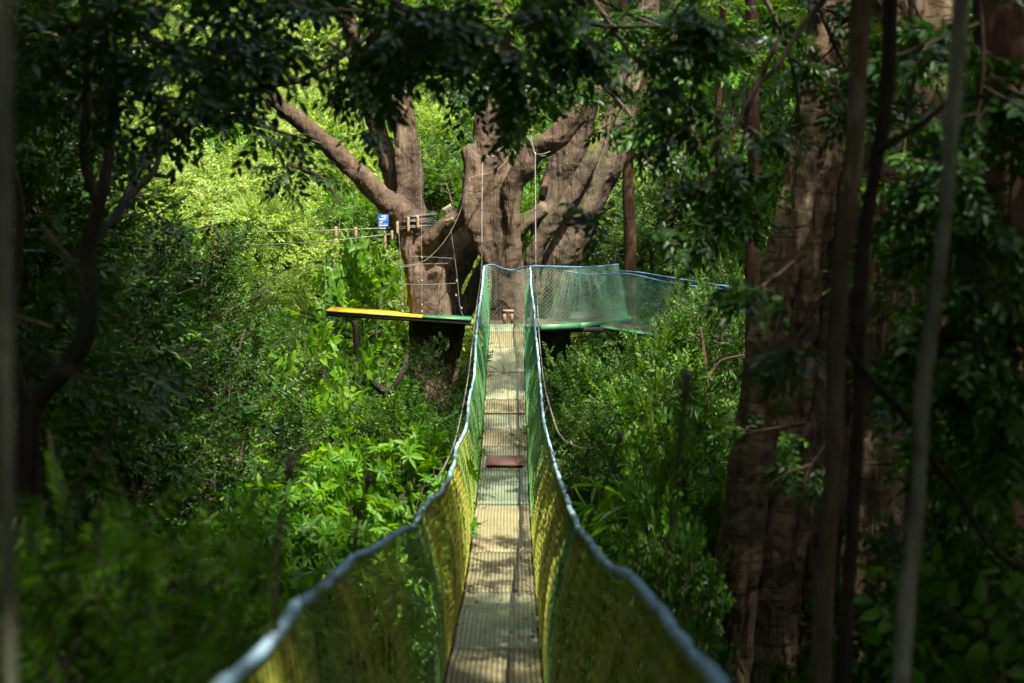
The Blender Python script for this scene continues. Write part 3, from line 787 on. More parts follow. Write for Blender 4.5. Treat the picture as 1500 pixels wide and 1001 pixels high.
netfence([a1, a1b, a2], [t1, t1b, t2], 90, 30, NETG, parent=pf)
netfence([a2, a3, pz(at(800, 462, 29.8))], [t2, t3, at(800, 394, 29.8)], 80, 30, NETW, parent=pf, seed=3)
netfence([pz(at(705, 474, 25.7)), a4, a5, a1], [at(710, 390, 25.7), at(722, 391, 26.6), at(757, 396, 26.6), t1], 80, 26, NETW, parent=pf, seed=5, fold=.015)
# denser gathered net falling at the corner where the walkway leaves
netfence([pz(at(868, 470, 27.9)), pz(at(918, 466, 27.8))], [at(893, 392, 27.9), at(904, 390, 27.8)], 26, 34, NETG, parent=pf, seed=8, fold=.05)
netfence([pz(at(800, 470, 26.6)), pz(at(868, 470, 27.4))], [at(826, 396, 26.8), at(860, 393, 27.2)], 40, 34, NETW, parent=pf, seed=9, fold=.05)
for P in ([at(710, 389.5, 25.62), at(722, 388, 25.9), at(735, 393, 26.4), at(752, 396, 26.6), at(766, 392, 26.3), at(778, 390, 25.7)],
          [at(778, 390, 25.7), at(800, 390, 25.9), at(845, 391.5, 26.2), at(880, 390, 27.3), at(906, 387.5, 28.0)]):
    mb = MB(); mb.add(*tube(P, .014, ns=6, sub=6, lump=.1)); rebase(pf, mb.build('top_rope', BLUE2, smooth=True))
mb = MB()
for k, x in enumerate((739, 750)):
    p = at(x, 455, 25.95); mb.box((p[0], p[1], ZP + .13), (.05, .05, .26))
p = at(744.5, 456, 25.95); mb.box((p[0], p[1] - .03, ZP + .24), (.2, .02, .05)); rebase(pf, mb.build('wooden_step', WOODB))

wk = thing('rope_walkway', 'second netted walkway leading away to the right from the far platform', 'footbridge', at(905, 470, 27.6))
C0 = np.array([at(880, 476, 26.3)[0], 26.4]); C1 = np.array([at(1010, 489, 25.6)[0], 25.7]); C2 = np.array([at(1120, 500, 24.6)[0], 24.7])
cl = np.array([[C0[0], 26.5, -1.72], [C1[0] * .5 + C0[0] * .5, 26.1, -1.82], [C1[0], 25.7, -1.90], [C2[0], 24.9, -1.98]])
S = crom(cl, 14)
d = np.gradient(S[:, :2], axis=0); nrm = np.stack([d[:, 1], -d[:, 0]], -1); nrm /= np.linalg.norm(nrm, axis=1)[:, None]
near = S.copy(); near[:, :2] += nrm * .0; farr = S.copy(); farr[:, :2] -= nrm * .75
mb = MB(); n_ = len(S)
V = np.vstack([near, farr, near - [0, 0, .05], farr - [0, 0, .05]]); i = np.arange(n_ - 1)
mb.add(V, np.vstack([np.stack([i, i + 1, i + 1 + n_, i + n_], -1), np.stack([i + 2 * n_, i + 3 * n_, i + 1 + 3 * n_, i + 1 + 2 * n_], -1), np.stack([i, i + 2 * n_, i + 1 + 2 * n_, i + 1], -1), np.stack([i + n_, i + 1 + n_, i + 1 + 3 * n_, i + 3 * n_], -1)]))
rebase(wk, mb.build('deck', DEC['stripe']))
mb = MB(); mb.add(*tube(near - [0, .02, .05], .035, ns=4, sub=1)); rebase(wk, mb.build('edge_beam', GREENP))
mb = MB()
for j in range(3, n_ - 1, 5):
    c = (near[j] + farr[j]) / 2; mb.box((c[0], c[1], c[2] - .10), (.07, .85, .07), rot=0)
rebase(wk, mb.build('cross_beam', BLACKP))
tn = [at(888, 402, 26.4), at(925, 402, 26.2), at(990, 416, 25.7), at(1080, 426, 25.2), at(1130, 428, 24.9)]
tf = [at(905, 397, 27.2), at(935, 399, 27.0), at(990, 408, 26.5), at(1070, 420, 26.0), at(1120, 424, 25.6)]
bn = [near[0], near[len(near) // 3], near[2 * len(near) // 3], near[-1]]; bf = [farr[0], farr[len(farr) // 3], farr[2 * len(farr) // 3], farr[-1]]
netfence(bn, tn, 150, 28, NETG, parent=wk, r=.0026, name='side_net', seed=2); netfence(bf, tf, 150, 28, NETG, parent=wk, r=.0022, name='side_net', seed=4)
for P in ([at(828, 397, 26.4), at(858, 402, 26.4)] + tn, tf):
    mb = MB(); mb.add(*tube(P, .013, ns=6, sub=6, lump=.1)); rebase(wk, mb.build('handrail', BLUE2, smooth=True))

# left platform
vp = thing('viewing_platform', 'small hanging platform with a yellow and green painted edge against the left fig tree', 'platform', at(583, 460, 27.4))
e0, e1, e2 = at(477, 455, 26.9), at(618, 464.5, 26.9), at(690, 468.5, 26.9)
def strip(mb, p, q, h, dep, dz=0.0, dy=0.0):
    p, q = np.array(p), np.array(q); V = []
    for s in (p, q):
        for yy in (0, dep):
            for zz in (0, -h):
                V.append([s[0], s[1] + yy + dy, s[2] + zz + dz])
    return mb.add(V, [[0, 1, 5, 4], [2, 6, 7, 3], [0, 4, 6, 2], [1, 3, 7, 5], [0, 2, 3, 1], [4, 5, 7, 6]])
mb = MB(); strip(mb, e0, e1, .035, 1.15, .012); rebase(vp, mb.build('yellow_edge', YEL))
mb = MB(); strip(mb, e1 + [.003, 0, 0], e2, .035, 1.15, .012); rebase(vp, mb.build('green_edge', GREENP))
mb = MB(); strip(mb, e0 + [.01, 0, 0], e2 - [.02, 0, 0], .08, .06, -.026, .02); strip(mb, e0 + [.01, 0, 0], e2 - [.02, 0, 0], .08, .06, -.026, 1.05)
for k in range(6):
    p = e0 + (e2 - e0) * (k + .3) / 6; mb.box(p + [0, .58, -.062], (.06, .92, .066))
rebase(vp, mb.build('frame', BLACKP))
def ropes(name, parent, paths, r, mat=ROPE, knots=None):
    for P in paths:
        mb = MB(); mb.add(*tube(P, r, ns=5, sub=6))
        o = mb.build(name, mat, smooth=True)
        if parent is not None: rebase(parent, o)
VR = [[(615.5, 200), (617, 300), (618, 461)], [(584, 338), (588, 400), (590, 458)], [(660, 333), (669, 400), (674, 450), (680, 465)], [(502, 110), (502, 210), (497, 330), (479, 454)], [(475.5, 365), (477, 452)], [(465, 350), (462, 375)], [(640, 345), (643, 420), (660, 464)]]
ropes('suspension_rope', vp, [[at(x, y, 26.95) for x, y in p] for p in VR[:5]], .0045)
ropes('rail_rope', vp, [[at(x, y, 26.95) for x, y in p] for p in ([(586, 389), (620, 387), (656, 386)], [(600, 376), (620, 376), (665, 379)], [(589, 416), (620, 417), (669, 415)])], .0045)
ropes('slack_rope', vp, [[at(x, y, 26.8) for x, y in ((563, 362), (572, 380), (590, 391), (622, 382), (650, 355), (670, 320), (682, 285), (688, 262))]], .006)
for x, y in ((618, 378), (618, 412), (618, 447), (618, 457), (590, 447), (590, 457), (669, 412), (668, 433), (676, 452)):
    p = at(x, y, 26.95); mb = MB(); mb.add(*tube([p - [0, 0, .03], p, p + [0, 0, .03]], [.008, .02, .008], ns=7, sub=3)); rebase(vp, mb.build('knot', ROPE, smooth=True))

# rope harness on the central tree
for (cx, cy, Dk, sd_) in ((707, 232, 26.0, -1), (784, 226, 26.0, 1)):
    c = at(cx, cy, Dk)
    h = thing('rope_sling', 'fan of thin cords tying the %s main cable to the gnarled tree' % ('left' if sd_ < 0 else 'right'), 'sling', c, 'cable slings on the gnarled tree')
    ends = [(685, 215, 26.85), (688, 222, 26.85), (738, 214, 26.8), (742, 220, 26.8), (736, 224, 26.8)] if sd_ < 0 else [(770, 205, 26.6), (775, 200, 26.6), (800, 228, 26.4), (778, 198, 26.6), (806, 222, 26.4)]
    mb = MB()
    for e in ends:
        q = at(*e); mb.add(*tube([c, (c + q) / 2 - [0, 0, .02], q], .006, ns=5, sub=4))
    rebase(h, mb.build('cords', ROPE, smooth=True))
    mb = MB(); mb.add(*tube([c + [0, 0, .03], c, c - [0, 0, .05]], [.01, .02, .01], ns=7, sub=3)); rebase(h, mb.build('shackle', CABLE, smooth=True))
mb = MB(); mb.add(*tube([at(a, b, 26.75) for a, b in ((683, 262), (700, 257), (722, 252), (738, 240), (748, 224))], .008, ns=5, sub=6))
tag(mb.build('tie_rope', ROPE, smooth=True), 'slack pale rope slung across the front of the gnarled trunk', 'rope')

# cable collar with wooden blocks, sign
DCAB = plainmat('dark_steel_cable', (.07, .07, .075), .45, (.15, .15, .15), 40, metal=.4)
cc = thing('cable_collar', 'coil of grey cables over wooden blocks, wound round the trunk beside the blue sign', 'cable coil', at(600, 320, 27.2))
cen = at(603, 322, 27.8)
for k in range(9):
    ang = np.linspace(0, 2 * math.pi, 26); rr = .46 + .012 * (k % 3) + rng.normal(0, .006, 26)
    P = np.stack([cen[0] + rr * np.cos(ang), cen[1] + rr * np.sin(ang), cen[2] + .10 - .033 * k + .03 * np.sin(ang * (1 + k % 2) + k) + .03 * np.cos(ang)], -1)
    P[-1] = P[0]
    mb = MB(); mb.add(*tube(P, .012, ns=6, sub=3)); rebase(cc, mb.build('cable_turn', DCAB, smooth=True))
for (x, y, h_, D_) in ((598, 329, 22, 27.28), (582, 334, 18, 27.28), (564, 352, 26, 27.2), (574, 345, 14, 27.25), (612, 326, 18, 27.3)):
    p = at(x, y, D_); mb = MB(); hh = h_ / 2 * D_ / F
    mb.add(*tube([p - [0, 0, hh], p - [0, 0, hh * .4], p + [0, 0, hh * .4], p + [0, 0, hh]], [.026, .030, .028, .025], ns=9, sub=2)); rebase(cc, mb.build('wooden_block', WOODB, smooth=True))
for (x, y) in ((521, 341), (492, 340)):
    p = at(x, y, 26.7); 
    o = mk_b = MB(); mk_b.add(*tube([p - [0, 0, .10], p, p + [0, 0, .10]], [.028, .032, .028], ns=9, sub=3))
    tag(mk_b.build('wooden_peg', WOODB, smooth=True), 'pale wooden peg on the cable lines, %s one from the blue sign' % ('first' if x == 521 else 'second'), 'peg')
# pair of small wood chocks lashed to the cross limb
lc = thing('lashed_chock', 'two small wood chocks lashed by cords to the limb joining the trees', 'chock', at(660, 310, 26.95))
for (x0, y0, x1, y1) in ((648, 309, 661, 301), (651, 325, 664, 320)):
    mb = MB(); mb.add(*tube([at(x0, y0, 26.85), at((x0 + x1) / 2, (y0 + y1) / 2, 26.85), at(x1, y1, 26.85)], .035, ns=8, sub=2)); rebase(lc, mb.build('chock', WOODB, smooth=True))
mb = MB()
for k in range(5):
    mb.add(*tube([at(652 + 2.2 * k, 307 - k, 26.78), at(655 + 2 * k, 315, 26.76), at(654 + 2.2 * k, 323 - k * .5, 26.78)], .004, ns=4, sub=2))
rebase(lc, mb.build('cords', ROPE))

sg = thing('sign', 'small blue notice board with white lettering at the top of the left fig trunk', 'sign', at(562, 338, 26.95))
SB = plainmat('blue_sign_paint', (.008, .07, .36), .45); SW = plainmat('white_lettering', (.55, .62, .80), .5)
p0, p1 = at(553.5, 314.5, 26.95), at(569.5, 337.5, 26.95)
mb = MB(); c = (p0 + p1) / 2; wd, hd = p1[0] - p0[0], p0[2] - p1[2]
mb.box(c, (wd, .015, hd)); rebase(sg, mb.build('board', SB))
mb = MB()
def dash(u0, u1, v_, h_=.02, gap=True):
    # one illegible line of white lettering: short strokes like the photo's
    x = u0
    while x < u1 - .01:
        w_ = min(random.uniform(.035, .07), u1 - x)
        mb.box((p0[0] + wd * (x + w_ / 2), c[1] - .0098, p0[2] - hd * v_), (wd * w_ * .86, .002, h_ * random.uniform(.75, 1.0)))
        x += w_ + (.03 if random.random() < .18 else 0)
dash(.30, .68, .12, .030); dash(.08, .60, .27, .020); dash(.08, .58, .35, .015); dash(.08, .46, .44, .014); dash(.08, .44, .52, .013)
dash(.08, .90, .62, .020); dash(.08, .92, .72, .020); dash(.08, .70, .81, .009); dash(.08, .76, .90, .015)
rebase(sg, mb.build('lettering', SW))
for k, pts in enumerate(([(-40, 336, 7.5), (40, 337, 10), (150, 339, 14), (300, 341, 20), (440, 339, 25), (570, 334, 27.2)], [(-40, 366, 7.5), (40, 367, 10), (150, 367, 14), (330, 361, 20.5), (470, 354, 25.5), (575, 343, 27.2)])):
    mb = MB(); mb.add(*tube([at(*q) for q in pts], [.004, .005, .006, .0075, .009, .0095], ns=6, sub=10))
    tag(mb.build('steel_cable', ROPE, smooth=True), ('upper' if k == 0 else 'lower') + ' of the two long cables running left from the blue sign', 'cable', 'cables running left from the fig tree')

# ================================================================ the other trunks
def trunk_thing(name, label, cat, pts, mat, ns=12, lobes=.08, lump=.07, seed=0, part='trunk', extra=(), group=None, sub=8):
    b = at(*pts[0][:3]); t = thing(name, label, cat, b, group)
    mb = MB(); mb.add(*limb(pts, ns=ns, lobes=lobes, lump=lump, seed=seed, sub=sub)); rebase(t, mb.build(part, mat, smooth=True))
    for nm, pp in extra:
        mb = MB(); mb.add(*limb(pp, ns=ns, lobes=lobes, lump=lump, seed=seed + 3, sub=sub)); rebase(t, mb.build(nm, mat, smooth=True))
    return t
TRIM = 1.0
te = thing('giant_tree', 'huge fluted trunk with horizontal ring scars on the right, behind the slim near stems', 'tree', at(1200, 1400, 12.4))
D1_ = 12.15
fused('trunk', [
    limb([(1030, 1500, D1_, 100), (1052, 1100, D1_, 76), (1070, 900, D1_, 64), (1092, 750, D1_, 58), (1110, 600, D1_, 52), (1126, 480, D1_, 50), (1148, 380, D1_, 48), (1170, 280, D1_, 46), (1190, 180, D1_, 44), (1206, 60, D1_, 42), (1220, -200, D1_, 40)], ns=24, seed=21, lobes=.15, nl=4),
    limb([(1100, 1500, 12.45, 110), (1112, 1100, 12.45, 92), (1126, 900, 12.45, 84), (1140, 750, 12.45, 76), (1150, 600, 12.45, 68), (1164, 480, 12.45, 60), (1182, 380, 12.45, 54), (1200, 280, 12.45, 52), (1216, 180, 12.45, 50), (1230, 60, 12.45, 48), (1240, -200, 12.45, 46)], ns=24, seed=25, lobes=.13, nl=4),
    limb([(1180, 1500, 12.8, 140), (1188, 1100, 12.8, 120), (1192, 850, 12.8, 112), (1198, 700, 12.8, 104), (1206, 550, 12.8, 90), (1222, 430, 12.8, 80), (1236, 330, 12.8, 74), (1252, 200, 12.8, 68), (1266, 60, 12.8, 66), (1272, -200, 12.8, 64)], ns=24, seed=22, lobes=.14, nl=5),
    limb([(1262, 1500, 12.3, 150), (1262, 1100, 12.3, 124), (1266, 850, 12.3, 112), (1272, 650, 12.3, 100), (1282, 500, 12.3, 94), (1296, 380, 12.3, 92), (1306, 250, 12.3, 84), (1312, 100, 12.3, 76), (1318, -200, 12.3, 74)], ns=24, seed=23, lobes=.14, nl=5),
    limb([(1330, 1500, 12.6, 120), (1324, 1100, 12.6, 90), (1326, 850, 12.6, 80), (1330, 650, 12.6, 74), (1338, 500, 12.6, 78), (1348, 350, 12.6, 80), (1354, 200, 12.6, 78), (1360, 50, 12.6, 74), (1366, -200, 12.6, 74)], ns=22, seed=24, lobes=.15, nl=4),
], BARK_BIG, te, voxel=.022, disp=.07, size=.22)
crown(te, [(at(1150, -900, 14), 2.6), (at(1350, -1000, 15), 2.8)], 'ovate', LM['bush'], 70)

trunk_thing('slim_tree', 'slim straight reddish trunk just left of the huge ringed trunk', 'tree', [(1112, 900, 15.5, 28), (1108, 700, 15.5, 26), (1104, 560, 15.5, 25), (1103, 450, 15.5, 23), (1104, 350, 15.5, 22), (1105, 250, 15.5, 20), (1102, 100, 15.5, 18), (1098, -60, 15.5, 16)], BARK_RED, seed=31)
trunk_thing('slim_tree', 'brown trunk standing behind the second netted walkway', 'tree', [(928, 660, 31, 26), (926, 520, 31, 22), (924, 400, 31, 19), (922, 300, 31, 17), (916, 120, 31, 15), (912, -60, 31, 13)], BARK_RED, seed=32)
trunk_thing('slim_tree', 'paler left one of the two blurred near stems in front of the huge trunk', 'tree', [(1195.9, 1100, 5.2, 30.6), (1209.0, 880, 5.2, 27.7), (1222.0, 680, 5.2, 23.3), (1223.1, 520, 5.2, 27.3), (1231.1, 380, 5.2, 24.2), (1250.0, 230, 5.2, 27.0), (1259.7, 80, 5.2, 27.0), (1264.1, -80, 5.2, 26.7)], BARK_LINE, lump=0.14, seed=33)
trunk_thing('slim_tree', 'darker blurred near stem, right of the near pair in front of the huge trunk', 'tree', [(1233.9, 1100, 5.7, 20.9), (1245.0, 800, 5.7, 20.4), (1257.0, 600, 5.7, 17.5), (1259.1, 450, 5.7, 20.5), (1270.1, 330, 5.7, 18.2), (1291.0, 200, 5.7, 20.6), (1300.7, 80, 5.7, 20.6), (1303.1, -80, 5.7, 20.8)], BARK_DARK, lump=0.14, seed=34)
trunk_thing('liana', 'pale grey-green blurred liana slanting down on the right, in front of the ivy', 'liana', [(1311.9, 1100, 4.4, 26.2), (1329.0, 880, 4.4, 25.0), (1346.0, 740, 4.4, 21.6), (1354.1, 580, 4.4, 22.9), (1369.1, 450, 4.4, 19.5), (1384.0, 330, 4.4, 19.8), (1391.7, 220, 4.4, 22.8), (1403.1, 80, 4.4, 22.0), (1412.1, -80, 4.4, 26.3)], BARK_PALE, lump=0.12, seed=35, part='stem')
trunk_thing('ivy_covered_tree', 'dark reddish trunk at the right edge of the photo, hung with leaves', 'tree', [(1490, 1500, 9.4, 110), (1484, 1000, 9.4, 86), (1478, 600, 9.4, 78), (1474, 300, 9.4, 74), (1470, 0, 9.4, 72), (1466, -200, 9.4, 70)], BARK_RED, seed=36, lobes=.12, ns=20)
trunk_thing('liana', 'pale blurred upright stem at the left edge of the photo, closest to the camera', 'liana', [(16, 1150, 2.5, 24), (13, 800, 2.5, 22), (9, 500, 2.5, 22), (6, 250, 2.5, 24), (4, 60, 2.5, 26), (0, -80, 2.5, 26)], BARK_PALE, seed=37, part='stem')
trunk_thing('forked_tree', 'dark forked tree with bent limbs on the left, in silhouette', 'tree', [(50.0, 1300, 8, 38.7), (46.0, 1000, 8, 36.0), (45.0, 800, 8, 33.1), (42.0, 680, 8, 34.7), (48.0, 590, 8, 33.1)], BARK_DARK, lump=0.10, seed=38, extra=(
    ('limb', [(46.0, 600, 8, 24.8), (70.0, 570, 8, 26.1), (100.0, 535, 8, 30.9), (124.0, 495, 8, 27.5), (132.0, 430, 8, 24.1), (130.0, 360, 8, 24.3), (146.0, 300, 8, 18.6), (160.0, 215, 8, 14.5), (158.0, 110, 8, 11.8), (150.0, 0, 8, 11.4), (146.0, -80, 8, 9.5)]),
    ('limb', [(146.0, 300, 8, 17.5), (126.0, 235, 8, 15.5), (128.0, 150, 8, 12.8), (126.0, 60, 8, 12.5), (120.0, -80, 8, 11.4)]),
    ('limb', [(46.0, 600, 8, 21.7), (24.0, 545, 8, 19.7), (14.0, 470, 8, 17.3), (26.0, 385, 8, 12.2), (30.0, 300, 8, 10.0), (8.0, 200, 8, 10.0), (-20, 100, 8, 10)]),
    ('branch', [(130.0, 365, 8, 11.8), (180.0, 300, 8.4, 10.6), (226.0, 250, 8.8, 9.1), (236.0, 205, 9.2, 7.1)])))
trunk_thing('bare_branch', 'dark thin branch arching from upper left towards the sawn limb', 'branch', [(165, 330, 10, 12), (224, 214, 11, 12), (268, 178, 11.5, 10), (310, 152, 12, 10), (352, 134, 12, 9), (395, 126, 12, 8), (440, 118, 12, 8), (490, 90, 12, 8), (535, 55, 12, 8), (600, -20, 12, 8)], BARK_DARK, seed=39, part='stem', lump=.12,
    extra=(('twig', [(232, 210, 11, 9), (272, 190, 11.3, 8), (302, 173, 11.6, 7), (345, 160, 12, 5), (392, 165, 12, 3)]), ('twig', [(314, 150, 12, 5), (306, 172, 12, 5), (300, 178, 12, 4)]), ('twig', [(315, 148, 12, 4), (330, 126, 12, 3), (360, 108, 12, 3)])))
trunk_thing('bare_branch', 'crooked dark branch crossing in front of the right leaves, slanting down from the near stems', 'branch', [(1236, 500, 5.4, 12), (1262, 540, 5.5, 12), (1300, 580, 5.6, 13), (1338, 622, 5.7, 12), (1362, 668, 5.8, 11), (1400, 720, 5.9, 11), (1450, 800, 6, 10), (1520, 850, 6, 9)], BARK_DARK, seed=40, part='stem', lump=.1)
trunk_thing('bare_branch', 'thin dark branch bending down beside the slim reddish trunk', 'branch', [(1215, -10, 8, 10), (1170, 45, 8, 9), (1140, 95, 8, 8), (1112, 125, 8, 7), (1096, 160, 8, 7), (1088, 210, 8, 5), (1060, 270, 8, 3)], BARK_DARK, seed=41, part='stem')
trunk_thing('bare_branch', 'short blurred branch leaving the near stems towards the upper right', 'branch', [(1282, 225, 5.6, 12), (1310, 205, 5.6, 11), (1345, 185, 5.6, 10), (1390, 150, 5.6, 9), (1440, 140, 5.6, 8)], BARK_DARK, seed=42, part='stem')
trunk_thing('bare_branch', 'crooked lichened branch in the scrub under the left platform', 'branch', [(520, 470, 26, 8), (525, 520, 26, 10), (540, 550, 26, 11), (560, 572, 26, 12), (575, 570, 26, 11), (590, 545, 26, 9), (596, 520, 26.4, 7)], BARK_DARK, seed=43, part='stem')
trunk_thing('bare_branch', 'thin pale stem rising beneath the yellow end of the left platform', 'branch', [(470, 640, 24, 6), (474, 560, 24, 6), (480, 500, 24, 7), (486, 470, 24, 5)], BARK_PALE, seed=44, part='stem')
trunk_thing('slim_tree', 'slender pale sapling stem in the scrub below the right walkway', 'tree', [(1036, 640, 21, 9), (1035, 560, 21, 8), (1030, 510, 21, 6), (1026, 480, 21, 4)], BARK_RED, seed=45, extra=(('branch', [(1035, 560, 21, 5), (1055, 530, 21, 4), (1090, 520, 21, 3)]),))
trunk_thing('bare_branch', 'thin dark branch curving down through the shrubs between the footbridge and the huge trunk', 'branch', [(1030, 870, 11, 7), (1015, 820, 11, 7), (995, 790, 11, 7), (992, 740, 11.2, 6), (998, 680, 11.4, 5)], BARK_DARK, seed=47, part='stem')
for k, (x, D_, w_, lab) in enumerate(((985, 36, 12, 'thin far trunk right of the leaning mossy trunk'), (1060, 30, 11, 'thin trunk left of the slim reddish one'), (60, 30, 14, 'straight far trunk near the left edge of the photo'))):
    trunk_thing('slim_tree', lab, 'tree', [(x + 10, 640, D_, w_ + 2), (x, 400, D_, w_), (x - 8, 200, D_, w_ - 1), (x + 4, -80, D_, w_ - 2)], BARK_RED if k % 2 else BARK_DARK, seed=60 + k)

# ================================================================ foliage prototypes
PROTO = {}
def proto(key, kind, H, Rr, seed, mat, **kw):
    st, lf = plant_mesh(kind, H, Rr, seed, **kw)
    PROTO[key] = (st.build('stem', TWIG, link=False), lf.build('foliage', [LM[mat], TWIG], link=False), H, Rr)
proto('gloss1', 'gloss', 3.4, 1.5, 1, 'gloss', stems=6, nb=18, nsp=9, scale=.95)
proto('gloss2', 'gloss', 3.4, 1.5, 2, 'gloss', stems=6, nb=18, nsp=9, scale=.85)
proto('dark1', 'ovate', 3.6, 1.5, 3, 'dark', stems=6, nb=18, nsp=9, scale=.95)
proto('bush1', 'small', 3.0, 1.4, 4, 'bush', stems=6, nb=20, nsp=10, scale=1.25)
proto('whorl1', 'whorl', 2.8, 1.3, 5, 'bright', stems=6, nb=16, nsp=6, scale=1.0, top=.45, updir=.55)
proto('whorl2', 'whorl', 2.8, 1.3, 6, 'bush', stems=6, nb=16, nsp=6, scale=.9, top=.4, updir=.55)
proto('broad1', 'broad', 3.0, 1.0, 7, 'bright', stems=3, nb=9, nsp=4, scale=1.0, top=.4, updir=.25)
proto('broad2', 'broad', 3.0, 1.0, 8, 'bush', stems=4, nb=10, nsp=4, scale=.9, top=.3, updir=.25)
proto('ovate1', 'ovate', 2.8, 1.2, 9, 'bush', stems=5, nb=15, nsp=7, scale=1.0)
proto('ovate2', 'ovate', 2.8, 1.2, 10, 'gloss', stems=5, nb=15, nsp=7, scale=.85)
proto('strap1', 'strap', 3.2, .4, 11, 'bright', stems=4, nb=5, nsp=2, scale=.62, top=.72, updir=1.0, lean=.3)
proto('strap2', 'strap', 3.2, .4, 12, 'gloss', stems=5, nb=6, nsp=2, scale=.6, top=.6, updir=1.0, lean=.3)
proto('pinna1', 'pinna', 3.0, 1.1, 13, 'bright', stems=5, nb=16, nsp=6, scale=1.1, updir=.05, top=.2)
proto('pinna2', 'pinna', 3.0, 1.2, 14, 'bush', stems=5, nb=14, nsp=6, scale=.9)
proto('pale1', 'small', 3.2, 1.7, 15, 'pale', stems=7, nb=18, nsp=9, scale=1.7)
proto('pale2', 'gloss', 3.2, 1.7, 16, 'pale', stems=7, nb=18, nsp=9, scale=1.3)
proto('tall1', 'gloss', 6.5, 1.9, 17, 'gloss', stems=5, nb=30, nsp=11, scale=1.05, top=.25, thick=.05)
proto('tall2', 'ovate', 6.5, 1.8, 18, 'dark', stems=5, nb=28, nsp=10, scale=1.0, top=.2, thick=.05)
proto('tall3', 'small', 6.0, 1.9, 19, 'bush', stems=5, nb=30, nsp=11, scale=1.6, top=.25, thick=.05)

def plant(key, px, pytop, D, label, cat='shrub', name='shrub', wscale=1.0, rot=None, group='plants of the forest floor', hmin=None):
    top = at(px, pytop, D); gz = float(ground_z(top[0], D))
    if D < 7: gz = max(gz, top[2] - 3.2)
    st, lf, H, Rr = PROTO[key]
    h = top[2] - gz; s = h / H
    sw = wscale
    r = thing(name, label, cat, (top[0], D, gz), group)
    r.rotation_euler = (0, 0, random.uniform(0, 6.28) if rot is None else rot)
    r.scale = (sw, sw, s)
    for src in (st, lf):
        c = src.copy(); COL.objects.link(c); c.parent = r
    return r

